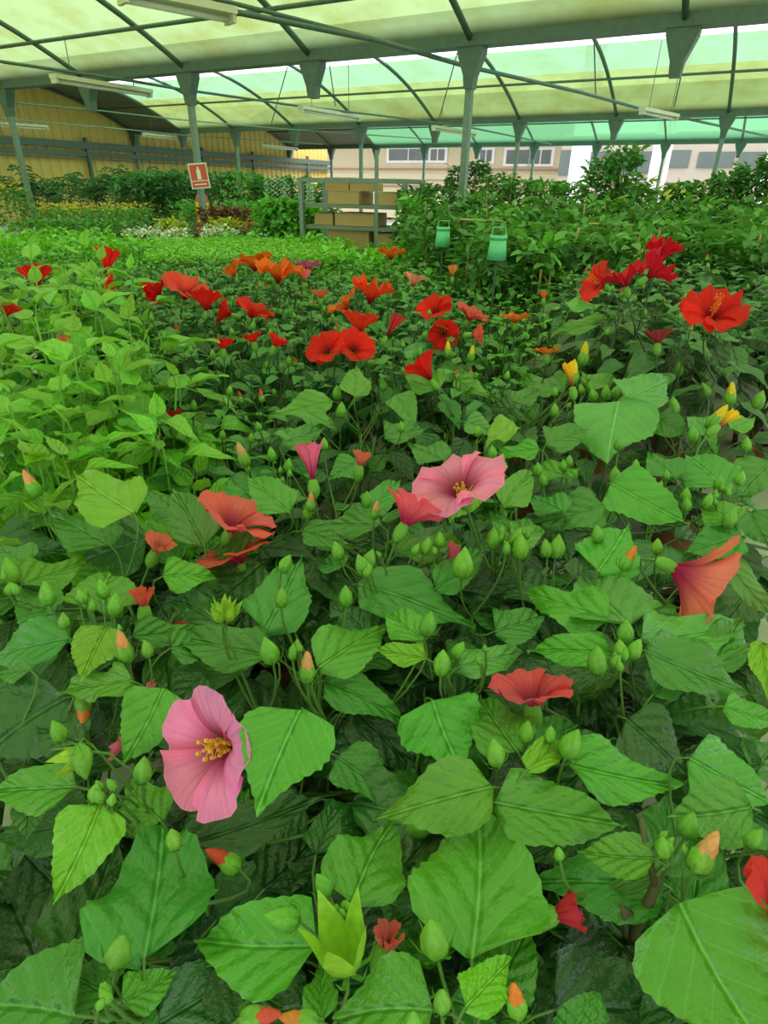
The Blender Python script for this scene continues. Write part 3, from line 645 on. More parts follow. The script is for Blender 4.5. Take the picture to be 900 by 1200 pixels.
HAND = '''169 1122 183 958 104 2 0 .0|118 942 67 1055 58 0 .02|90 922 -8 932 46 1 0|78 1125 132 980 72 3|88 1190 -20 1182 92 2|128 1168 66 1132 38 2 -.02|142 1174 203 1142 34 1 0
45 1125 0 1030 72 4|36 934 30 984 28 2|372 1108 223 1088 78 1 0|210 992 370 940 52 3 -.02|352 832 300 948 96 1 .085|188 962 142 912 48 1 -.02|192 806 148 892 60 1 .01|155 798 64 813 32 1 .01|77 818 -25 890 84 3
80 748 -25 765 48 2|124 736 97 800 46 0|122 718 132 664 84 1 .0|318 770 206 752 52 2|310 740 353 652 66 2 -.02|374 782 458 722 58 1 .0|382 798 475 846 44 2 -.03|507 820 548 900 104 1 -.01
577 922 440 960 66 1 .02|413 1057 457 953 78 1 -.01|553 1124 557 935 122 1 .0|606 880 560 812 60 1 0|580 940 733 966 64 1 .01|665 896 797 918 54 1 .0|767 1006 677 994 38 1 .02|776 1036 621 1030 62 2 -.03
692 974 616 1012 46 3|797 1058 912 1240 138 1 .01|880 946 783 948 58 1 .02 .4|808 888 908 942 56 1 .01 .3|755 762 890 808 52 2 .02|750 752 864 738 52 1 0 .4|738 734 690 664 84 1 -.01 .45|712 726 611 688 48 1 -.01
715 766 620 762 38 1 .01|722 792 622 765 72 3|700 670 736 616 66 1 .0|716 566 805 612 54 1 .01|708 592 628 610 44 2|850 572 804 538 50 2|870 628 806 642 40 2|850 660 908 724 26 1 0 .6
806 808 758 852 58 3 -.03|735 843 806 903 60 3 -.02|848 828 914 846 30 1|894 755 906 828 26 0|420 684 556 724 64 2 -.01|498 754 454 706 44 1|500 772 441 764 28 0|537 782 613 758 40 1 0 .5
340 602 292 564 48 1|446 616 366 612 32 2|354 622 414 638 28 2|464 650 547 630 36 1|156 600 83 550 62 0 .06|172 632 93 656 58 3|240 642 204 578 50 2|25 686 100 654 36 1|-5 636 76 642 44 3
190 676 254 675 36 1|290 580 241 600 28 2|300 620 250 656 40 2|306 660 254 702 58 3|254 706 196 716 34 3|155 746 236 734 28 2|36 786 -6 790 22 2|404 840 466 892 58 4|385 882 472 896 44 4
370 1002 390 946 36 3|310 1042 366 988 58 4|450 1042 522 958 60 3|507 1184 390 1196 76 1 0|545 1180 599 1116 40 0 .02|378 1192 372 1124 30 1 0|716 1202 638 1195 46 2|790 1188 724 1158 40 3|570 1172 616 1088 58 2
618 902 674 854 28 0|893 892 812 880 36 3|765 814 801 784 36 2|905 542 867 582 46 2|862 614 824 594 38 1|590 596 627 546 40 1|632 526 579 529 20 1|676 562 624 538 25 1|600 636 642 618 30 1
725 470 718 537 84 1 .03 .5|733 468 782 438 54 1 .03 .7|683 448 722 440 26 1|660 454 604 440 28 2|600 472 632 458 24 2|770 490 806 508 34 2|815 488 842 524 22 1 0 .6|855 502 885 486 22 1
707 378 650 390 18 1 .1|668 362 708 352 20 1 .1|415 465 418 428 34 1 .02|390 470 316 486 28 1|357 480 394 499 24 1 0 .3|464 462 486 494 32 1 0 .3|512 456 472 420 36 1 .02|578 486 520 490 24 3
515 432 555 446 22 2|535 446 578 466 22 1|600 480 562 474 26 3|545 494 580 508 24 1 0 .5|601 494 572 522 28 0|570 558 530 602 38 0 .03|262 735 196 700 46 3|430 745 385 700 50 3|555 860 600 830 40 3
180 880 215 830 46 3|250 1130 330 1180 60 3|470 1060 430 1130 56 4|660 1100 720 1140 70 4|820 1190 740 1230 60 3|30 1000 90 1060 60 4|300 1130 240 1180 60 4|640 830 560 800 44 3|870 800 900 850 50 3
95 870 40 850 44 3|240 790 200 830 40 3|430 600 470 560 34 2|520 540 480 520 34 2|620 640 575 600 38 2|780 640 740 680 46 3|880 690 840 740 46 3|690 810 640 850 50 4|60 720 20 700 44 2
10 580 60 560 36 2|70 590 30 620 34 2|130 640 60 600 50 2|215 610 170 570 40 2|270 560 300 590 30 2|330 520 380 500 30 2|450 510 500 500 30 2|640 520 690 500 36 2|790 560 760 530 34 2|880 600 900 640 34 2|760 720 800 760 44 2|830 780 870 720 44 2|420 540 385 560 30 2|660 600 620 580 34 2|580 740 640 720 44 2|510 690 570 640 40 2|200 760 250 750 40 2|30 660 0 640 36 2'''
for tok in HAND.replace('\n', '|').split('|'):
    q = [float(t) for t in tok.split()]
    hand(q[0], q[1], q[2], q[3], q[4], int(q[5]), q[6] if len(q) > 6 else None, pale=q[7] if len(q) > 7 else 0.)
def pxdir(ang, fwd=0.):
    a = math.radians(ang); return (RT * math.cos(a) + UPV * math.sin(a) + (-fw) * fwd).normalized()
def bud(x, y, lpx, ang, tip=None, h=.03, kind='c', fwd=.25, col=None):
    if y < 620 and h == .03 and not tip: h = .012
    p = at_z(x, y, ZC + h); d = (p - CAM).length; L = lpx / F * d * (1 if y > 620 else .85); ax = pxdir(ang, fwd)
    if tip: L *= .78
    nearest(p).bud(p - ax * L * .5, ax, L, tip, col or (BPALE if kind == 'o' else BGREEN), kind)
BUDS = '''508 1098 44 100|378 1036 28 115|330 1076 36 160|140 1113 36 70|203 983 24 95|266 1010 40 140 r -.02|97 893 34 -70|168 901 30 80|112 928 22 75|68 856 24 110|172 760 20 100|146 762 36 100 p|140 735 8 100|315 762 34 105|360 786 38 88 p|502 731 32 78
518 776 32 85|538 761 22 60|424 662 28 110|405 698 26 90|543 659 38 85|578 630 26 90|586 624 20 75|700 773 34 95|733 740 28 90|727 762 26 100|745 760 24 70|580 881 34 100|617 857 26 85|670 871 36 70|808 966 28 80|824 1003 46 70 p|777 992 24 100|884 982 22 60
721 557 24 95|804 580 20 90|830 587 20 80|856 606 26 75|843 566 20 90|805 590 18 100|285 536 34 108 p|38 570 34 112 p|98 828 34 -80 o -.03|605 1176 38 100 o|518 1172 26 90|484 1198 26 90|440 600 26 80 p|364 590 26 85 p|360 600 20 90|735 657 30 65 o|653 640 28 85|640 642 22 100
610 640 30 90|605 630 24 70|318 532 20 95|338 545 20 80|577 530 20 95|588 538 18 80|430 585 24 90|395 645 24 105|433 655 26 70|630 550 20 90|636 562 18 100|672 440 32 90 y .04|684 418 30 85 y .04|838 492 34 55 y .03|856 464 26 90 y .04|789 475 22 100|667 540 16 90|725 520 18 90
812 508 20 100|890 468 22 75|826 456 18 120|795 432 18 95|770 445 18 60|760 452 18 80|710 460 20 90|722 458 18 70|695 462 18 110|480 440 20 95|525 412 22 92 y .04|552 417 22 80 y .04|448 450 20 100|395 460 20 90|400 480 22 85|335 660 24 60|12 668 28 100|55 695 26 95|75 727 18 90|330 700 24 85 |300 1192 40 20 r|355 1195 36 160 o
645 860 20 90|655 1000 16 100|500 640 22 75|515 632 20 90|660 545 16 90|700 625 20 100|770 640 18 90|868 560 18 80|875 520 18 95|745 545 16 90|600 500 18 90|650 480 18 90|560 505 16 90|470 500 16 90|380 520 18 90|590 545 16 100|120 690 22 100|135 708 26 80'''
for tok in BUDS.replace('\n', '|').split('|'):
    q = tok.split(); bud(float(q[0]), float(q[1]), float(q[2]), float(q[3]), q[4] if len(q) > 4 else None, float(q[5]) if len(q) > 5 else .03)
bud(400, 1108, 64, 100, None, .035, 'o', .3); bud(262, 716, 26, 80, None, .035, 'o', .2); bud(256, 720, 22, 110, None, .035, 'o', .2); bud(270, 718, 24, 65, None, .035, 'o', .2); bud(85, 888, 30, 200, None, .03, 'o', .2)
# tight clusters of tiny buds at the shoot tips
for x, y, n in [(345, 760, 5), (725, 775, 4), (590, 635, 4), (440, 660, 3), (770, 560, 3), (850, 572, 5), (610, 625, 4), (500, 640, 3), (120, 930, 5), (130, 1165, 4), (790, 985, 4), (690, 450, 4), (740, 460, 4), (660, 470, 3), (830, 580, 4), (560, 770, 3), (100, 700, 4), (10, 680, 4), (330, 560, 4), (395, 1060, 4)]:
    for _ in range(n): bud(x + random.uniform(-13, 13), y + random.uniform(-11, 11), random.uniform(10, 17) * (1 if y > 600 else .8), random.uniform(55, 125), h=.03)

PINK = (1., .26, .60); PINK2 = (.92, .16, .33); CORAL = (.88, .12, .10); RED = (.84, .018, .012); SALM = (.90, .19, .16); ORANGE = (.95, .20, .02); YEL = (.95, .60, .02); CRIM = (.70, .01, .03)
def fl(x, y, rpx, az, fwd, color, h=.02, label=None, **kw):
    rpx *= 1.2 if rpx > 45 else 1.4; y += .3 * rpx * math.sin(math.radians(az))
    p = at_z(x, y, ZC + h); d = (p - CAM).length; pl = nearest(p)
    return flower(pl, p, pxdir(az, fwd), rpx / F * d, color, label=label, **kw)
fl(289, 862, 80, 168, 1.5, PINK, .03, 'large open pink flower with a dark magenta throat and yellow stamens', phi=(6, 80), spread=.66, ruffle=.08, seed=4, stamen=.62, rot=.35)
fl(545, 570, 62, 115, .55, PINK, .05, 'big ruffled pink flower', phi=(20, 98), spread=.72, ruffle=.16, seed=6, stamen=.3, rot=.9)
fl(468, 610, 44, 62, -.1, (.90, .13, .19), .03, 'bent coral pink flower facing down', phi=(15, 62), spread=.55, ruffle=.08, seed=3, stamen=0)
fl(368, 558, 42, 95, .2, PINK2, .04, 'closed pink flower', phi=(6, 22), spread=.36, ruffle=.08, seed=8, stamen=0)
fl(285, 652, 52, 110, .2, CORAL, -.055, 'coral flower under the leaves', phi=(20, 95), spread=.6, ruffle=.06, seed=9, stamen=0)
fl(265, 615, 44, 60, .3, (.9, .14, .16), -.01, 'coral petal showing', phi=(20, 80), spread=.5, ruffle=.08, seed=10, stamen=0)
fl(625, 822, 52, 95, .1, (.86, .09, .15), -.01, 'deep pink flower half hidden', phi=(15, 80), spread=.62, ruffle=.10, seed=12, stamen=0)
fl(778, 672, 66, -28, .25, SALM, .03, 'veined coral red flower seen from behind', phi=(25, 70), spread=.6, ruffle=.05, seed=13, stamen=0, rot=.6)
fl(890, 1072, 50, 60, .5, (.80, .03, .035), .0, 'red flower half hidden', phi=(15, 75), spread=.6, ruffle=.14, seed=14, stamen=0)
fl(626, 1072, 34, 20, .2, (.80, .05, .09), -.04, 'closed deep pink flower', phi=(8, 30), spread=.4, ruffle=.14, seed=15, stamen=0)
fl(490, 962, 40, 30, .1, SALM, -.05, 'salmon petals under the leaf', phi=(20, 60), spread=.5, seed=16, stamen=0)
fl(448, 1122, 30, 80, .1, (.85, .16, .17), -.03, 'salmon petal tip', phi=(8, 30), spread=.4, seed=17, stamen=0)
fl(195, 850, 50, 150, .2, PINK2, -.05, 'faded pink flower in the shade behind the open one', phi=(20, 70), spread=.5, seed=18, stamen=0)
fl(170, 715, 26, 90, .2, CORAL, -.02, phi=(8, 30), spread=.4, seed=19, stamen=0)
fl(205, 765, 34, 60, .2, (.6, .06, .05), -.08, phi=(15, 60), spread=.5, seed=20, stamen=0)
fl(178, 648, 24, 60, .3, SALM, -.02, phi=(10, 50), spread=.5, seed=21, stamen=0)
fl(420, 548, 22, 80, .2, SALM, .0, phi=(8, 30), spread=.4, seed=22, stamen=0)
fl(518, 660, 26, 40, .2, PINK2, -.03, phi=(15, 50), spread=.5, seed=23, stamen=0)
fl(672, 452, 26, 100, .1, YEL, .04, 'yellow closed flower', phi=(4, 14), spread=.3, ruffle=.1, seed=24, stamen=0)
fl(834, 500, 22, 40, .1, YEL, .03, 'yellow closed flower', phi=(4, 14), spread=.3, seed=25, stamen=0)
fl(510, 442, 30, 125, .1, RED, .03, 'small dark red flower', phi=(8, 45), spread=.4, ruffle=.15, seed=26, stamen=0, mat=PETAL_RED)
# older leaves low on every near plant, canopy shade darkened into their greens
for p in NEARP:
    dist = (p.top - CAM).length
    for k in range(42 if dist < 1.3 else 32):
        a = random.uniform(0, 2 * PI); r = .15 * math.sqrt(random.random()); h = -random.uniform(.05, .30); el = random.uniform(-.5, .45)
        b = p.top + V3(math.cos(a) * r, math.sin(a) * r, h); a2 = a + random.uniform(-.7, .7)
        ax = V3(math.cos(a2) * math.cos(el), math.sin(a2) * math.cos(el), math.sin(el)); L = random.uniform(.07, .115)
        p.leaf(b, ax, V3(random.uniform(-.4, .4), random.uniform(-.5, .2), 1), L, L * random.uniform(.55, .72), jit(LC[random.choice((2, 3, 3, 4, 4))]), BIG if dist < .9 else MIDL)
# bare forked stem at the lower right
p5 = NEARP[4]
mb = MB(); q = lambda x, y, h: at_z(x, y, ZC + h)
mb.tube([q(722, 1180, -.25), q(735, 1120, -.14), q(752, 1075, -.05), q(768, 1040, -.01), q(775, 1020, .0)], [.0065, .006, .005, .004, .003], 8)
mb.tube([q(750, 1078, -.05), q(735, 1068, -.035), q(728, 1062, -.02)], [.003, .0025, .0022], 6)
mb.tube([q(736, 1112, -.13), q(733, 1090, -.08), q(731, 1065, -.02)], [.003, .0028, .0026], 6)
mb.tube([q(768, 1040, -.01), q(757, 990, .02), q(751, 958, .04)], [.003, .0026, .0024], 6)
o = mb.obj('branch', STEM, p5.root, True, -p5.root.location); o.color = (.10, .085, .04, 1); o['label'] = 'bare forked brown branch with cut side stubs'
for p in NEARP: p.stems()

# ================================================================== the middle distance
def proj(p):
    d = Vector(p) - CAM; z = d.dot(fw)
    if z < .05: return (-9999, -9999)
    return 450 + F * d.dot(RT) / z, 600 - F * d.dot(UPV) / z
MIDP = []
def midplant(name, p, label, group, zc, cat='plant', ps=1.):
    pl = Plant(name, p.x, p.y, label, cat, group, zc, ps=ps); pl.top = V3(p.x, p.y, zc); MIDP.append(pl); return pl
# ---- tall lime green shrubs with upright shoots at the left
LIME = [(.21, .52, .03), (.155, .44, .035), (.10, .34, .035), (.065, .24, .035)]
LIMEP = []
for x, y, z, lb in [(35, 300, 1.46, 'tall lime shrub at the left edge before the herb bed'), (100, 296, 1.45, 'lime shrub with the tallest shoot beside the upright red trumpet flower'), (40, 366, 1.40, 'lime shrub with broad pale shoots at the left edge, second row'),
                    (116, 366, 1.38, 'lime shrub with a long bare stem carrying a curved top leaf'), (132, 428, 1.32, 'lime shrub with the brightest star of young leaves on a straight stem'), (70, 455, 1.30, 'lime shrub left of the bright young star of leaves'),
                    (10, 470, 1.30, 'lime shrub with broad yellowish leaves cut by the left edge'), (190, 520, 1.20, 'lime shrub in front of the dark gap between the beds'), (60, 530, 1.22, 'lime shrub low at the left behind the tall peach bud'), (122, 535, 1.20, 'lime shrub behind the two-toned leaf'), (-12, 330, 1.38, 'lime shrub half cut by the left edge, in the farthest lime row'), (-20, 410, 1.32, 'lime shrub mostly cut by the left edge behind the yellowish leaves'), (72, 330, 1.36, 'lime shrub between the two farthest tall shoots'), (170, 385, 1.22, 'lime shrub in the shade beneath the two-lobed red flower')]:
    p = at_z(x, y, z); pl = midplant('lime_shrub', p, lb, 'tall lime green shrubs at the left', z - .05); LIMEP.append(pl); hubs = []
    near_ = (p - CAM).length < 1.5
    for k in range(8):
        a = k * 2.4 + x; r = (0 if k == 0 else random.uniform(.05, .19)); zz = z - (0 if k == 0 else random.uniform(.03, .16))
        top = V3(p.x + math.cos(a) * r, p.y + math.sin(a) * r, zz); hubs.append(top - V3(0, 0, .0)); lean = V3(-math.cos(a) * .12 * (r > 0), -math.sin(a) * .12 * (r > 0), 1).normalized()
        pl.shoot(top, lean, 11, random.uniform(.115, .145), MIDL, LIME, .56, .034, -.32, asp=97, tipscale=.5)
    pl.stems((.16, .36, .05), hubs=[h - V3(0, 0, .01) for h in hubs])
# ---- bed of darker hibiscus with red flowers; bright green shrubs; tall dark shrubs at the right
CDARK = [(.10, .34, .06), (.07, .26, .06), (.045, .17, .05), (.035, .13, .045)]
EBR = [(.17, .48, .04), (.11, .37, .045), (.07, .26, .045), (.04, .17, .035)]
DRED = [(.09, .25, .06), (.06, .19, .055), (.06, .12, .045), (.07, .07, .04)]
def region(px, py):
    if py > 505 or (px > 330 and py > 452) or (px > 600 and py > 432): return None
    if px < 205 and py > 418: return None
    if px > 650 and py > 292: return 'D' if py > 322 + (760 - px) * .2 else 'E'
    if px < 150 - (330 - py) * .2 and py > 318: return None
    if px > 560 + (py - 330) * .35: return 'E'
    if px < 395 and py < 306: return 'F' if py > 280 else None
    if py < 322 and px > 380: return 'E'
    return 'C'
step = .285; mid_sites = []
for i in range(-14, 16):
    for j in range(4, 24):
        x = i * step + (j % 2) * step / 2 + random.uniform(-.05, .05); y = j * step + random.uniform(-.05, .05)
        px, py = proj((x, y, 1.2))
        if -70 < px < 970 and py > 272: 
            r = region(px, py)
            if r: mid_sites.append((x, y, px, py, r))
for x, y, px, py, r in mid_sites:
    d = math.hypot(x, y); fo = [] if d > 4.3 else None
    if r == 'C':
        z = random.uniform(1.16, 1.25); pl = midplant('hibiscus_bush', V3(x, y, z), 'dark green hibiscus bush without open flowers in the bed of red flowers', 'flowerless bushes in the red hibiscus bed', z); n, L, cols, lib, sp, wd, nl = 8, .098, CDARK, MIDL, .15, .70, 8
    elif r == 'E':
        z = random.uniform(1.15, 1.24); pl = midplant('green_shrub', V3(x, y, z), 'bright green small-leaved shrub in the leafy bed right of the red hibiscus', 'bright green shrubs behind the red hibiscus', z); n, L, cols, lib, sp, wd, nl = 8, .082, EBR, SLIM, .15, .54, 8
    elif r == 'D':
        z = random.uniform(1.26, 1.36); pl = midplant('tall_hibiscus', V3(x, y, z), 'taller dark hibiscus shrub at the right without an open flower', 'tall dark hibiscus at the right', z); n, L, cols, lib, sp, wd, nl = 7, .135, DRED, MIDL, .15, .62, 8
    else:
        z = random.uniform(1.14, 1.2); pl = midplant('herb_plant', V3(x, y, z), 'low bright green leafy plant in the dense bed at the left', 'low green plants in the bed at the left', z, ps=.8); n, L, cols, lib, sp, wd, nl = 7, .065, EBR, SLIM, .14, .55, 6
        fo = [] if d > 3.6 else None
    pl.kind = r; hubs = []
    for k in range(n):
        a = k * 2.4 + x * 50; rr = sp * math.sqrt(k / n) * random.uniform(.8, 1.2); top = V3(x + math.cos(a) * rr, y + math.sin(a) * rr, z - rr * .35 + random.uniform(-.03, .03)); hubs.append(top - V3(0, 0, .02))
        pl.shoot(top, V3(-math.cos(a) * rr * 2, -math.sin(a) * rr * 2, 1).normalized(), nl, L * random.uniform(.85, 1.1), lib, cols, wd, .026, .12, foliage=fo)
    if fo: pl.foliage(fo, cols[1])
    pl.hubs = hubs
# ---- flowers of the middle distance
def mf(x, y, rpx, az, fwd, color, what=None, z=1.235, kinds='C', mat=PETAL_RED, **kw):
    rpx *= 1.38 if fwd < 1 else 1.; y += .42 * rpx * max(0., math.sin(math.radians(az))); p = at_z(x, y, z); d = (p - CAM).length
    c = [q for q in MIDP if getattr(q, 'kind', 'B') in kinds]; pl = min(c, key=lambda q: (q.top.xy - p.xy).length)
    if (pl.top.xy - p.xy).length > .3: print('far flower', x, y, (pl.top.xy - p.xy).length)
    f = flower(pl, p, pxdir(az, fwd), rpx / F * d, color, mat=mat, stamen=kw.pop('stamen', 0), **kw)
    if what and not getattr(pl, 'named', None):
        pl.named = what; base = {'C': 'dark green hibiscus bush with ', 'E': 'bright green shrub with ', 'D': 'tall dark hibiscus at the right with ', 'B': None, 'F': 'low green plant with '}[getattr(pl, 'kind', 'B')]
        if base:
            pl.root['label'] = base + what
            if 'group' in pl.root: del pl.root['group']
    return f
TR = dict(phi=(6, 30), spread=.5, ruffle=.10); OPN = dict(phi=(15, 82), spread=.66, ruffle=.14); HALF = dict(phi=(10, 55), spread=.55, ruffle=.14)
OR2 = (.95, .16, .02)
mf(125, 316, 24, 85, .1, RED, 'an upright red trumpet flower behind the tallest lime shoot', seed=31, kinds='CF', **TR)
mf(46, 331, 20, 100, .1, RED, None, seed=32, kinds='BCF', z=1.25, **HALF)
mf(145, 345, 20, 150, .5, RED, 'a broad two-lobed red flower', seed=33, **HALF); mf(163, 349, 18, 20, .4, RED, None, seed=34, **HALF)
mf(190, 344, 17, 110, .4, (.75, .02, .03), 'a small red flower touching a salmon one', seed=35, **HALF); mf(214, 342, 25, 60, .7, (.86, .07, .06), 'a salmon red flower facing the camera', seed=36, **OPN)
mf(241, 358, 22, 90, .0, RED, 'a hanging red flower with a yellow green calyx', seed=37, **HALF); mf(277, 368, 17, 160, .3, RED, 'a split red flower', seed=38, **HALF); mf(292, 366, 22, 60, .5, RED, None, seed=39, **OPN)
mf(262, 407, 16, 90, .3, RED, 'a single small red flower low in the leaves', seed=40, **HALF); mf(319, 404, 16, 60, .3, RED, 'two small red flowers side by side', seed=41, **HALF); mf(299, 400, 14, 100, .3, RED, None, seed=42, **HALF)
mf(325, 322, 28, 80, .5, OR2, 'a double orange flower', seed=43, phi=(5, 85), spread=.7, ruffle=.3, mat=PETAL_RED); mf(322, 322, 18, 80, .5, ORANGE, None, seed=44, phi=(5, 60), spread=.6, ruffle=.35)
mf(300, 310, 22, 100, .3, OR2, 'a flat orange flower behind the double one', seed=45, kinds='CF', **OPN); mf(278, 322, 14, 120, .3, OR2, 'a small orange flower', seed=46, kinds='CF', **HALF)
mf(361, 313, 15, 90, .3, (.75, .12, .38), 'a small mauve flower', seed=47, kinds='CEF', **OPN); mf(355, 328, 14, 80, .1, (.9, .22, .2), 'a salmon bud', seed=48, kinds='CEF', **TR)
mf(431, 347, 28, 75, .4, (.93, .07, .02), 'a bright orange red ruffled flower', seed=49, phi=(5, 70), spread=.66, ruffle=.25); mf(410, 358, 20, 130, .4, OR2, None, seed=50, **OPN); mf(418, 384, 28, 80, .3, (.9, .04, .02), 'a red flower above the fused pair', seed=51, **HALF)
mf(388, 408, 32, 125, 1.5, RED, 'a big fused pair of bright red flowers', seed=52, z=1.22, **OPN); mf(412, 405, 33, 60, 1.5, RED, None, seed=53, z=1.22, **OPN)
mf(449, 388, 26, 60, .0, (.72, .03, .05), 'a thin crimson trumpet', seed=54, phi=(4, 16), spread=.35, ruffle=.05)
mf(512, 362, 28, 115, 1.3, RED, 'a tall doubled bright red flower', seed=55, **OPN); mf(519, 388, 24, 270, 1.5, RED, None, seed=56, **OPN)
mf(546, 370, 20, 60, .6, (.88, .10, .10), 'a small pink red flower beside the tall red one', seed=57, kinds='CE', **OPN); mf(547, 393, 15, 0, .4, CORAL, None, seed=58, kinds='CE', **HALF)
mf(483, 332, 16, 80, .4, (.93, .30, .26), 'a pale salmon flower', seed=59, kinds='CE', **HALF); mf(530, 322, 12, 90, .2, (.9, .3, .12), 'a peach bud', seed=60, kinds='CE', **TR)
mf(203, 494, 20, 100, .3, (.6, .015, .02), 'a dark red flower deep in the gap', seed=61, z=1.15, kinds='CB', **HALF)
mf(603, 374, 17, 90, .3, (.9, .2, .03), 'a flat orange flower', seed=62, kinds='E', **OPN); mf(637, 350, 9, 90, .2, ORANGE, 'a tiny orange bud', seed=63, kinds='E', **TR); mf(458, 299, 16, 90, .3, OR2, 'an orange flower at the foot of the trolley', seed=64, kinds='E', **OPN)
mf(376, 348, 12, 90, .3, (.85, .18, .1), 'a faded coral flower', seed=65, **HALF); mf(79, 407, 14, 100, .1, (.85, .15, .1), None, seed=66, kinds='BC', **TR); mf(4, 368, 16, 60, .3, RED, None, seed=67, kinds='B', z=1.3, **HALF)
mf(829, 366, 42, 105, 1.5, RED, 'a large frilled bright red flower', z=1.37, kinds='D', seed=68, phi=(12, 88), spread=.74, ruffle=.20, stamen=.9, stcol=(.95, .25, .03))
mf(770, 302, 22, 75, .3, CRIM, 'a long ruffled crimson flower chain', z=1.44, kinds='DE', seed=69, phi=(5, 60), spread=.6, ruffle=.35); mf(752, 322, 24, 40, .3, (.78, .012, .04), None, z=1.41, kinds='DE', seed=70, phi=(5, 70), spread=.6, ruffle=.3)
mf(735, 330, 26, 110, .3, CRIM, None, z=1.40, kinds='DE', seed=71, phi=(5, 80), spread=.6, ruffle=.3); mf(712, 334, 22, 160, .3, (.85, .03, .02), 'an orange centred red flower', z=1.38, kinds='DE', seed=72, stamen=.9, stcol=(.95, .3, .03), **OPN)
mf(640, 413, 14, 90, .2, (.85, .2, .03), 'a low orange bloom', z=1.22, kinds='E', seed=73, **OPN); mf(770, 400, 18, 90, .2, (.35, .04, .05), 'a faded maroon flower', z=1.28, kinds='D', seed=74, **HALF)
# buds on the middle plants
for pl in MIDP:
    k = getattr(pl, 'kind', 'B'); d = (pl.top - CAM).length
    if k in 'CD' and d < 3.4:
        for h in pl.hubs[:4]: pl.bud(h + V3(random.uniform(-.02, .02), random.uniform(-.02, .02), .035), V3(random.uniform(-.3, .3), random.uniform(-.3, .3), 1), random.uniform(.018, .028), random.choice((None, None, None, 'r')), BGREEN)
    if hasattr(pl, 'hubs'): pl.stems((.05, .11, .035), hubs=[h - V3(0, 0, .02) for h in pl.hubs])

# ================================================================== the far beds
GR = lambda a: (a * .35, a, a * .13)
def cloud(n, c, rad, zlo, zhi, L, up=.5, seed=0, shape='dome'):
    r = np.random.default_rng(seed); th = r.uniform(0, 2 * PI, n); q = np.sqrt(r.uniform(0, 1, n)); z = r.uniform(0, 1, n) ** .7
    rr = rad * q * (np.sqrt(np.clip(1 - (z - .35) ** 2 * 1.6, .1, 1)) if shape == 'dome' else 1 - .5 * z)
    P = np.stack([c[0] + rr * np.cos(th), c[1] + rr * np.sin(th), zlo + (zhi - zlo) * z], 1)
    t2 = th + r.normal(0, .8, n); A = np.stack([np.cos(t2), np.sin(t2), r.normal(.1, .5, n)], 1); Nn = np.stack([r.normal(0, .4, n), r.normal(0, .4, n), np.ones(n)], 1)
    return [(P[i], A[i], Nn[i], L * k, L * k * .55) for i, k in enumerate(r.uniform(.6, 1.25, n))]
def petals_mat(): return TINT
def bush(name, p, zlo, zhi, rad, n, L, col, label, cat='plant', group=None, base=BENCH, pot=True, shape='dome', blossoms=None, seed=None, ps=1.):
    pl = Plant(name, p.x, p.y, label, cat, group, zhi, base, pot, ps); pl.top = V3(p.x, p.y, zhi)
    pl.foliage(cloud(n, p, rad, zlo, zhi, L, seed=seed if seed is not None else int(abs(p.x * 977 + p.y * 131)) , shape=shape), col)
    if blossoms:
        nb, bl, bc, bz0, bz1 = blossoms; pl.foliage(cloud(nb, p, rad * .95, bz0, bz1, bl, seed=nb + int(abs(p.x * 77)), shape='dome'), bc, 'blossoms', TINT)
    pl.stems((.14, .22, .07)); return pl
# bright lime carpet of small leaves
P0 = [];
for _ in range(60000):
    x = random.uniform(-4.5, .6); y = random.uniform(3, 7.5); px, py = proj((x, y, 1.17))
    if 170 < px < 402 and 279 < py < 301: P0.append((x, y))
P0 = P0[:9000]; n = len(P0)
lst = [((x, y, 1.15 + random.uniform(-.03, .03)), (random.gauss(0, 1), random.gauss(0, 1), .25), (random.gauss(0, .3), random.gauss(0, .3), 1), .035, .022) for x, y in P0]
cp = link('seedling_leaves', foliage_mesh('seedling_leaves', [q[0] for q in lst], [q[1] for q in lst], [q[2] for q in lst], np.array([q[3] for q in lst]), np.array([q[4] for q in lst])), None, None, (.18, .46, .04))
tag(cp, 'flat lime green carpet of seedling leaves before the white flowers', 'seedlings', None, 'stuff')
cx = sum(q[0] for q in P0) / n; cy = sum(q[1] for q in P0) / n
uu = [V3(x, y, 0).dot(U) for x, y in P0]; vv = [V3(x, y, 0).dot(VV) for x, y in P0]
def far_at(px, Y, z=0): 
    d = ray(px, 230); k = Y / d.y; return V3(d.x * k, Y, z)
def z_at(px, py, Y): return at_y(px, py, Y).z
# leafy bed beyond the carpet on the left: bushy herbs up to the near gutter
for row, (Y, y_top, y_bot) in enumerate([(5.6, 283, 310), (6.5, 274, 300), (7.3, 268, 295)]):
    for px in range(-20, 400 if row == 0 else (150 if row == 1 else 130), 26):
        if row == 0 and px > 170: continue
        p = far_at(px + random.uniform(-5, 5), Y + random.uniform(-.2, .2)); zt = z_at(px, y_top + 4, Y) + random.uniform(-.03, .05)
        bush('herb_plant', p, zt - .28, zt, .22, 150, .075, (.14, .44, .04), 'bushy bright green plant in the leafy bed before the yellow flowers', 'plant', 'bushy plants before the yellow flowers', ps=.9)
for px in (255, 283, 312, 342, 368, 392):
    Y = 6.6; p = far_at(px, Y); zt = z_at(px, 276 + random.uniform(0, 6), Y); bush('green_shrub', p, zt - .3, zt, .2, 170, .07, (.13, .46, .04), 'fresh green shrub in the short row left of the trolley foot', 'plant', 'fresh green shrubs left of the trolley')
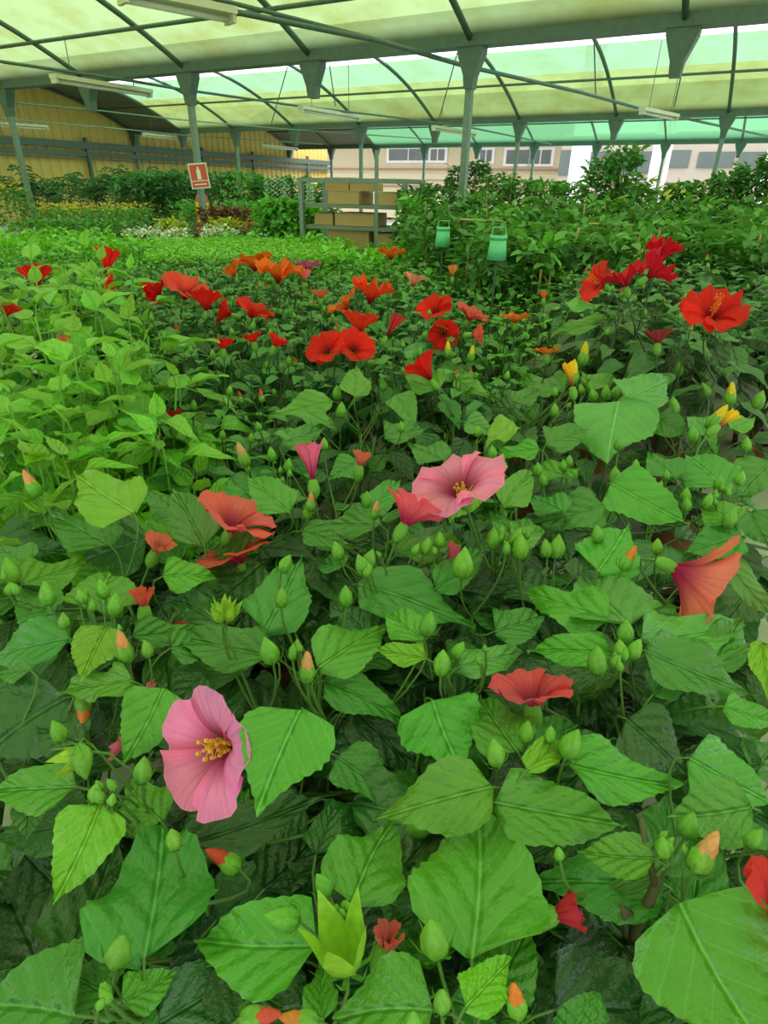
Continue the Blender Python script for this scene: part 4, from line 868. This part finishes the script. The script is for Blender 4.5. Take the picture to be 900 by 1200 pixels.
for px in (398, 425, 452, 480, 505, 535):
    Y = 5.3; p = far_at(px, Y); zt = z_at(px, 293 + random.uniform(-3, 4), Y); bush('green_shrub', p, zt - .3, zt, .2, 170, .085, (.16, .50, .04), 'light green shrub in the row in front of the trolley', 'plant', 'light green shrubs in front of the trolley')
# white flowers
for px, yt in ((147, 275), (165, 274), (178, 276), (196, 277), (207, 275), (240, 275), (252, 270), (260, 274)):
    Y = 7.4; p = far_at(px, Y); zt = z_at(px, yt - 4, Y)
    bush('white_flower_plant', p, zt - .25, zt - .04, .13, 70, .06, (.14, .42, .05), 'low plant covered with white flowers near the sign post', 'plant', 'white flowers near the sign post', blossoms=(40, .055, (.85, .85, .80), zt - .06, zt + .02), ps=.8)
# yellow flower bed on the bench behind the post
for k in range(13):
    px = 42 + k * 10; Y = 10.6 + (k % 2) * .5; p = far_at(px, Y); zt = z_at(px, 239 + (k % 3), Y)
    bush('yellow_flower_plant', p, zt - .42, zt - .05, .26, 150, .075, (.10, .30, .05), 'yellow flowering plant in the row below the ferns', 'plant', 'yellow flowers below the ferns', blossoms=(34, .05, (.85, .56, .04), zt - .10, zt + .02), base=BENCH)
for px in (4, 16):
    Y = 10.2; p = far_at(px, Y); zt = z_at(px, 219, Y); bush('orange_flower_plant', p, .9, zt, .28, 200, .09, (.08, .25, .05), 'plant with orange yellow blooms at the left edge' if px < 10 else 'dark leafy plant beside the orange yellow blooms at the left edge', blossoms=(26, .10, (.95, .45, .02), zt - .1, zt + .04) if px < 10 else None)
for k, px in enumerate((22, 34, 46, 58, 70, 82, 96, 110, 124, 138)):
    Y = 9.4; p = far_at(px, Y); zt = z_at(px, 258, Y); bush('dark_shrub', p, zt - .3, zt, .22, 120, .08, (.09, .28, .05), 'low dark green shrub in front of the yellow flowers', 'plant', 'low shrubs in front of the yellow flowers')
# ferns and palms against the yellow wall
def fern(p, base, top, label, group, nf=14, span=.7, seed=0):
    r = random.Random(seed); pl = Plant('fern', p.x, p.y, label, 'fern', group, top, base, True, 1.4); lst = []
    for k in range(nf):
        a = r.uniform(0, 2 * PI); L = span * r.uniform(.7, 1.1); h = (top - base - .15) * r.uniform(.6, 1.05); d = V3(math.cos(a), math.sin(a), 0); s = V3(-math.sin(a), math.cos(a), 0)
        for i in range(15):
            t = i / 14; q = V3(p.x, p.y, base + .15) + d * (L * t) + V3(0, 0, h * math.sin(min(1, t * 1.25 + .1) * PI * .62)); ll = .16 * math.sin(PI * (.12 + .82 * t))
            for sg in (-1, 1): lst.append((q, s * sg + d * .5 + V3(0, 0, -.25), V3(0, 0, 1), ll, ll * .34))
    pl.foliage(lst, (.035, .13, .03), 'fronds'); pl.stems((.08, .14, .04)); return pl
for k, (px, yt) in enumerate(((30, 205), (52, 212), (72, 205), (92, 208), (112, 203), (132, 207), (152, 198), (172, 196), (190, 200), (208, 203))):
    Y = 13.2 + (k % 3) * .5; fern(far_at(px, Y), BENCH, z_at(px, yt, Y), 'dark arching fern before the yellow wall', 'ferns before the yellow wall', seed=k)
fern(far_at(38, 12.6), BENCH, z_at(38, 192, 12.6), 'slender upright palm rising above the ferns at the left', None, 9, .35, 77)
for px, yt, r_, lb, c in ((160, 194, .5, 'loose dark shrub left of the sign post', (.07, .2, .05)), (183, 192, .55, 'dark shrub just left of the red sign', (.06, .19, .04)), (206, 190, .5, 'dark shrub behind the red sign', (.05, .17, .04)), (250, 192, .5, 'dark shrub right of the red sign', (.05, .17, .05)), (285, 190, .62, 'dense round green shrub right of the sign post', (.08, .27, .04)), (318, 200, .5, 'dark shrub behind the white spikes', (.07, .22, .05)), (345, 197, .45, 'dark shrub left of the trolley top', (.06, .2, .05)), (372, 205, .4, 'dark shrub behind the cardboard boxes', (.07, .2, .05))):
    Y = 12.4; p = far_at(px, Y); bush('dark_shrub', p, BENCH + .2, z_at(px, yt + 12, Y), r_, 700, .12, c, lb)
for k, px in enumerate((225, 240, 262, 282, 300, 320)):
    Y = 11.0; p = far_at(px, Y); bush('green_shrub', p, BENCH + .15, z_at(px, 236 + (k % 3) * 4, Y), .38, 320, .10, (.10, .32, .05), 'mid green shrub in the second row right of the sign post', 'plant', 'mid green shrubs right of the sign post')
for k, px in enumerate((240, 250, 260, 270, 282)):
    Y = 9.3; p = far_at(px, Y); zt = z_at(px, 243, Y); bush('bronze_plant', p, zt - .3, zt, .16, 110, .09, (.22, .10, .05), 'reddish bronze leaved plant right of the sign post', 'plant', 'bronze plants right of the sign post')
for k, px in enumerate((186, 196, 205, 250, 260, 270)):
    Y = 8.5; p = far_at(px, Y); zt = z_at(px, 256, Y); bush('golden_plant', p, zt - .2, zt, .13, 90, .06, (.40, .46, .04), 'yellow green leaved plant beside the sign post foot', 'plant', 'yellow green plants beside the sign post')
for k, px in enumerate((275, 288)):
    Y = 8.6; p = far_at(px, Y); zt = z_at(px, 262, Y); bush('orange_flower_plant', p, zt - .2, zt, .13, 60, .06, (.14, .3, .05), 'small plant with flat orange flowers right of the sign post', 'plant', 'small orange flowers right of the sign post', blossoms=(30, .05, (.8, .25, .04), zt - .04, zt + .02))
# white flower spikes
for k, (px, yt) in enumerate(((316, 203), (324, 198), (333, 206), (341, 203), (350, 212), (358, 206), (367, 214))):
    Y = 9.0; p = far_at(px, Y); zt = z_at(px, yt, Y); pl = bush('white_spike_plant', p, BENCH + .15, zt - .35, .22, 300, .13, (.13, .42, .05), 'tall plant with white flower spikes left of the trolley', 'plant', 'white flower spikes left of the trolley')
    lst = []
    for q in range(3):
        bx, by = p.x + random.uniform(-.1, .1), p.y + random.uniform(-.1, .1); zz = zt - random.uniform(0, .15)
        for i in range(26): a = i * 2.4; lst.append(((bx, by, zz - i * .017), (math.cos(a), math.sin(a), .3), (0, 0, 1), .045, .04))
    pl.foliage(lst, (.80, .84, .72), 'flower_spikes', TINT)
# ---- vines and vegetable plants on stakes at the right
BAMB = simple('bamboo', (.62, .44, .20), .6, 0, .2, 10)
def vine(px, yt, Y, rad, n, col, label, group=None, L=.075, blossoms=None, stakes=2):
    p = far_at(px, Y); zt = z_at(px, yt + 9, Y); n = int(n * 1.8)
    pl = Plant('staked_vine', p.x, p.y, label, 'plant', group, zt, 0, True, 1.9); r = np.random.default_rng(int(px * 7 + Y * 31))
    pl.foliage(cloud(n, p, rad, .35, zt, L, seed=int(px * 13 + yt), shape='col'), col)
    if blossoms: pl.foliage(cloud(blossoms[0], p, rad, zt - blossoms[3], zt, blossoms[1], seed=5), blossoms[2], 'blossoms', TINT)
    for k in range(stakes):
        q = V3(p.x + r.uniform(-.1, .1), p.y + r.uniform(-.1, .1), .18); MB().tube([q, V3(q.x + r.uniform(-.06, .06), q.y, zt + r.uniform(-.35, .05))], .008, 5).obj('stake', BAMB, pl.root, off=-pl.root.location)
    pl.stems((.14, .3, .06)); return pl
VN = (.075, .24, .045); VD = (.045, .155, .04); VL = (.11, .32, .05)
vine(488, 212, 6.4, .32, 700, VD, 'dark leafy plant right beside the trolley'); vine(512, 206, 6.9, .34, 700, VD, 'dark leafy plant left of the middle post')
vine(534, 186, 8.5, .2, 500, VD, 'narrow dark climber just left of the middle post'); vine(560, 180, 8.6, .22, 520, VD, 'narrow dark climber just right of the middle post')
vine(583, 196, 7.2, .34, 700, VN, 'leafy plant with small orange fruit before the cream building', blossoms=(30, .05, (.85, .32, .04), .5)); vine(612, 200, 7.0, .34, 700, VN, 'leafy plant with small white flowers before the cream building', blossoms=(24, .06, (.8, .8, .62), .4))
vine(640, 204, 6.8, .34, 700, VL, 'lighter green plant left of the broad white column', blossoms=(16, .06, (.85, .75, .08), .3)); vine(668, 207, 6.6, .32, 700, VN, 'green plant in front of the broad white column')
vine(700, 178, 5.9, .26, 620, VN, 'tall vine left half of the high clump'); vine(722, 164, 5.8, .26, 700, VN, 'tallest vine reaching toward the roof at the right'); vine(742, 200, 6.2, .3, 600, VN, 'vine with yellow blooms right of the tallest one', blossoms=(40, .08, (.85, .72, .04), .3))
vine(772, 212, 6.4, .3, 560, VL, 'low vine below the middle white column'); vine(802, 206, 6.3, .3, 640, VN, 'vine with yellow blooms in the right quarter', blossoms=(44, .08, (.85, .72, .04), .3)); vine(828, 205, 6.1, .3, 640, VN, 'vine with a few yellow blooms left of the pale roses', blossoms=(16, .07, (.85, .72, .04), .3))
vine(852, 196, 5.8, .28, 640, VN, 'vine with pale cream roses near the right edge', blossoms=(16, .10, (.85, .72, .60), .35)); vine(876, 182, 5.7, .26, 640, VN, 'high vine close to the right edge'); vine(902, 172, 5.6, .28, 640, VN, 'vine cut by the right edge')
for row, (Y, y0) in enumerate([(5.3, 228), (4.7, 244), (4.2, 258), (3.8, 268)]):
    for k in range(12):
        px = 490 + row * 14 + k * 37
        if px > 930 or (row > 1 and px < 560): continue
        yt = y0 + random.uniform(-8, 6)
        p = far_at(px, Y); zt = z_at(px, yt, Y)
        vine(px, yt, Y + random.uniform(-.1, .1), .26, 330, VL if (k + row) % 3 == 0 else VN, 'leafy vegetable plant tied to bamboo canes in the rows at the right', 'caned plants in the rows at the right', .085, stakes=1 if (k + row) % 2 else 2)
for y, x0, x1, Y in ((257, 540, 590, 4.6), (262, 690, 760, 4.4), (273, 700, 800, 4.1)):
    tag(MB().tube([at_y(x0, y, Y), at_y(x1, y + 2, Y)], .006, 5).obj('cane_rail', BAMB), {257: 'bamboo cane lying across the plants right of the middle post', 262: 'upper bamboo cane across the rows at the right', 273: 'lower bamboo cane across the rows at the right'}[y], 'cane')
# ---- the trolley and what it carries
board = simple('cardboard', (.56, .36, .17), .75, 0, .12, 5); shelf_m = simple('trolley_shelf', (.20, .24, .20), .6, .2, .2, 8)
TY = 6.9; A0, A1 = far_at(353, TY + .15), far_at(474, TY - .25)
ax = (A1 - A0).normalized(); ay = V3(-ax.y, ax.x, 0); TL = (A1 - A0).length; TC = (A0 + A1) / 2 + ay * .28
tr = empty('plant_trolley', V3(TC.x, TC.y, 0), 'grey metal plant trolley loaded with cardboard boxes', 'trolley'); to = -tr.location; axs = (ax, ay, V3(0, 0, 1))
ztop = z_at(414, 209, TY)
for sx in (-1, 1):
    for sy in (-1, 1):
        c = TC + ax * sx * TL / 2 + ay * sy * .28; MB().box(c + V3(0, 0, ztop / 2 + .08), (.045, .045, ztop - .16), axs).obj('upright', GALV, tr, off=to)
        w_ = MB().lathe([(0, -.02), (.075, -.02), (.08, 0), (.075, .02), (0, .02)], 14); me = w_.mesh('wheel', simple('rubber', (.05, .05, .05), .8) if sx + sy == -2 else bpy.data.materials['rubber'], True); o = link('wheel', me, tr); o.matrix_basis = Matrix.Translation(c + to + V3(0, 0, .08)) @ Matrix.Rotation(PI / 2, 4, 'Y')
zs = [z_at(414, yy, TY) for yy in (239.5, 265, 293)]
for z in zs: MB().box(TC + V3(0, 0, z - .02), (TL - .05, .52, .035), axs).obj('shelf', shelf_m, tr, off=to)
for sy in (-1, 1): MB().box(TC + ay * sy * .28 + V3(0, 0, ztop - .02), (TL, .04, .04), axs).obj('top_bar', GALV, tr, off=to)
for sx in (-1, 1): MB().box(TC + ax * sx * TL / 2 + V3(0, 0, ztop - .02), (.04, .52, .04), axs).obj('top_bar', GALV, tr, off=to)
def carton(x0, x1, h, zb, dep, label, dy=0.):
    a = far_at(x0, TY); b = far_at(x1, TY); s0 = (a - A0).dot(ax) - TL / 2; s1 = (b - A0).dot(ax) - TL / 2; c = TC + ax * (s0 + s1) / 2 + ay * dy
    r = empty('cardboard_box', V3(c.x, c.y, zb), label, 'box', 'cardboard boxes on the trolley'); o = -r.location; ln = s1 - s0
    MB().box(c + V3(0, 0, zb + h / 2 - .005), (ln, dep, h - .01), axs).obj('body', board, r, off=o)
    for sg in (-1, 1): MB().box(c + ay * sg * dep * .255 + V3(0, 0, zb + h - .004), (ln + .006, dep * .49, .008), axs).obj('flap', board, r, off=o)
hp = lambda y0, y1: (y1 - y0) / F * TY * 1.02
carton(377, 420, hp(227, 239), zs[0], .4, 'long cardboard box lying on the top shelf'); carton(372, 404, hp(215, 227), zs[0] + hp(227, 239), .34, 'smaller cardboard box on top of the long one'); carton(444, 470, hp(227, 239), zs[0], .4, 'cardboard box at the right end of the top shelf')
carton(405, 436, hp(219, 227), zs[0] + hp(227, 239), .3, 'flat dark topped box beside the smaller stacked box')
carton(356, 382, hp(253, 264), zs[1], .36, 'short cardboard box at the left of the middle shelf'); carton(386, 440, hp(252, 264), zs[1], .38, 'long cardboard box in the middle of the middle shelf')
carton(376, 434, hp(274, 293), zs[2], .4, 'pale box on the lowest shelf at the left'); carton(443, 468, hp(276, 293), zs[2], .4, 'pale box on the lowest shelf at the right')
c = far_at(441, 6.35); zp = z_at(441, 176, 6.35); MB_ = MB().box(V3(c.x, c.y, zp / 2), (.036, .036, zp)); tag(MB_.obj('metal_pole', GALV), 'thin grey metal pole standing in front of the trolley', 'pole')
# ---- sign, extinguisher, label, plastic pots
sp = uv(UI(4), G0); sd = (CAM - sp); sd.z = 0; sd.normalize(); sxx = V3(-sd.y, sd.x, 0); a = at_v(216, 191, G0 - .1); b = at_v(237, 221, G0 - .1); sc = (a + b) / 2; sw, sh_ = .265, .325
spv = sp + sd * .09; sc = V3(spv.x, spv.y, sc.z); tilt = Matrix.Rotation(math.radians(5), 3, sd); sX = tilt @ sxx; sZ = tilt @ V3(0, 0, 1)
sX = -sX if sX.dot(RT) < 0 else sX
sg = empty('fire_sign', sc, 'red and white fire extinguisher sign tied to the post', 'sign'); sax = (sX, sd, sZ)
redm = simple('sign_red', (.72, .10, .05), .5, 0, .05); whm = simple('sign_white', (.85, .84, .76), .5, 0, .04)
MB().box(V3(0, 0, 0), (sw, .012, sh_), sax).obj('panel', whm, sg); MB().box(sd * .008 + sZ * .045, (sw - .035, .006, .20), sax).obj('red_field', redm, sg); MB().box(sd * .008 - sZ * .108, (sw - .035, .006, .075), sax).obj('red_band', redm, sg)
ext = MB(); pts = [(-.028, -.085), (.028, -.085), (.028, .03), (.012, .05), (.012, .075), (-.012, .075), (-.012, .05), (-.028, .03)]
ext.add([sX * x + sZ * (z + .04) + sd * .0115 for x, z in pts] + [sX * x + sZ * (z + .04) + sd * .014 for x, z in pts], [tuple(range(8)), tuple(range(15, 7, -1))] + [(i, (i + 1) % 8, 8 + (i + 1) % 8, 8 + i) for i in range(8)]); ext.obj('extinguisher_symbol', whm, sg)
MB().box(sd * .0115 - sZ * .108, (sw - .09, .004, .016), sax).obj('lettering_strip', whm, sg)
fe = sp - sd * .17; fx = empty('fire_extinguisher', V3(fe.x, fe.y, .80), 'red and yellow fire extinguisher hanging behind the sign post', 'extinguisher')
zt = 1.55; MB().lathe([(0, 0), (.095, 0), (.1, .02), (.1, .62), (.08, .70), (.035, .74), (.03, .78), (0, .78)], 18).obj('cylinder', redm, fx, True); ylm = simple('yellow_paint', (.9, .6, .04), .5)
MB().lathe([(.101, .34), (.102, .35), (.102, .60), (.101, .61)], 18).obj('yellow_wrap', ylm, fx, True); MB().box(V3(0, 0, .80), (.14, .03, .03)).obj('lever', STEELD, fx); MB().tube([V3(.03, 0, .78), V3(.13, 0, .70), V3(.14, 0, .4), V3(.12, 0, .2)], .012, 6).obj('hose', bpy.data.materials['rubber'], fx)
MB().box(-V3(fe.x, fe.y, .80) + V3(*(sp * .5 + fe * .5).xy, 1.2), (.05, .12, .04), (sxx, sd, V3(0, 0, 1))).obj('hanger', STEELD, fx)
tl = at_y(211, 284, 7.0); lab = empty('plant_label', tl, 'white plant label card standing before the sign post', 'label'); MB().box(V3(0, 0, 0), (.07, .004, .10)).obj('card', whm, lab); MB().box(V3(0, 0, -.20), (.012, .003, .32)).obj('spike', whm, lab)
gp = simple('green_plastic', (.16, .66, .34), .35, 0, .1)
for px, py, Y, lb in ((519, 279, 4.2, 'bright green plastic pot near the trolley'), (583, 292, 3.3, 'bright green plastic pot among the caned plants')):
    c = at_y(px, py, Y); r = empty('plastic_pot', V3(c.x, c.y, BENCH), lb, 'pot'); hb = c.z - BENCH - .05; MB().tube([V3(0, 0, 0), V3(0, 0, hb + .02)], .006, 6).obj('stake', STEELD, r)
    MB().lathe([(0, hb), (.050, hb), (.046, hb + .05), (.038, hb + .11), (.034, hb + .11), (.034, hb + .03)], 16).obj('body', gp, r, True); MB().lathe([(.038, hb + .095), (.044, hb + .095), (.044, hb + .115), (.034, hb + .115)], 16).obj('rim', gp, r, True)
    MB().tube([V3(-.04, 0, hb + .10), V3(-.03, 0, hb + .15), V3(.03, 0, hb + .15), V3(.04, 0, hb + .10)], .003, 5).obj('handle', gp, r)


# ================================================================== labels: name look-alikes by the landmark they stand next to
LAND = [(o, o['label']) for o in scene.objects if o.parent is None and 'label' in o and 'category' in o and 'group' not in o]
def short(s):
    for a in ('dark green hibiscus bush with ', 'bright green shrub with ', 'tall dark hibiscus at the right with ', 'low green plant with '):
        if s.startswith(a): return s[len(a):]
    return None
MARKS = [(o.location.xy.copy(), 'the bush with ' + short(l)) for o, l in LAND if short(l)]
for o, l in LAND:
    n = o.name.split('.')[0]
    if n == 'lime_shrub' or (n == 'staked_vine' and len(l.split()) <= 10): MARKS.append((o.location.xy.copy(), 'the ' + l))
for nm, t in (('plant_trolley', 'the loaded trolley'), ('fire_sign', 'the red fire sign'), ('plastic_pot', 'the green plastic pot by the trolley'), ('plastic_pot.001', 'the green plastic pot among the canes'), ('plant_label', 'the white label card'), ('metal_pole', 'the thin pole by the trolley'), ('greenhouse_post', 'the post at the far left')):
    if nm in bpy.data.objects: MARKS.append((bpy.data.objects[nm].location.xy.copy(), t))
pst = [o for o in scene.objects if o.name.startswith('greenhouse_post') and 'bracket' not in o.name]
for i, t in ((2, 'the middle post'), (4, 'the sign post'), (6, 'the far left post')): MARKS.append((uv(UI(i), G0).xy, t))
for o in NEARP:
    pass
KINDN = {'hibiscus_bush': 'flowerless dark bush', 'green_shrub': 'green shrub', 'tall_hibiscus': 'flowerless tall hibiscus', 'herb_plant': 'low leafy plant', 'staked_vine': 'caned plant', 'fern': 'arching fern', 'yellow_flower_plant': 'yellow flowering plant', 'dark_shrub': 'low dark shrub', 'white_flower_plant': 'white flowering plant', 'white_spike_plant': 'white spiked plant', 'bronze_plant': 'bronze leaved plant', 'golden_plant': 'yellow green plant', 'orange_flower_plant': 'small orange flowering plant'}
DIRS = ['to the right of', 'behind and right of', 'behind', 'behind and left of', 'to the left of', 'before and left of', 'before', 'before and right of']
used = set(o['label'] for o in scene.objects if 'label' in o)
cnt = {}
for o in scene.objects:
    if o.parent is None and 'group' in o and 'label' in o: cnt.setdefault(o['label'], []).append(o)
for lb, os_ in cnt.items():
    if len(os_) < 2: continue
    for o in sorted(os_, key=lambda q: q.location.y):
        kn = KINDN.get(o.name.split('.')[0])
        if not kn: continue
        for p, t in sorted(MARKS, key=lambda q: (q[0] - o.location.xy).length)[:24]:
            d = o.location.xy - p
            if d.length > .8 + .3 * o.location.y: continue
            # left and right as the camera sees them, near and far along its line of sight
            f = p.normalized() if p.length > .1 else Vector((0, 1)); r = Vector((f.y, -f.x)); a = math.atan2(d.dot(f), d.dot(r))
            nl = '%s %s %s %s' % (kn, 'close' if d.length < .45 else 'some way', DIRS[int(round(a / (PI / 4))) % 8], t)
            nl = nl.replace('close behind', 'close behind').replace('close before', 'just before').replace('close to the', 'just to the')
            if nl not in used and len(nl.split()) <= 16: o['label'] = nl; used.add(nl); break
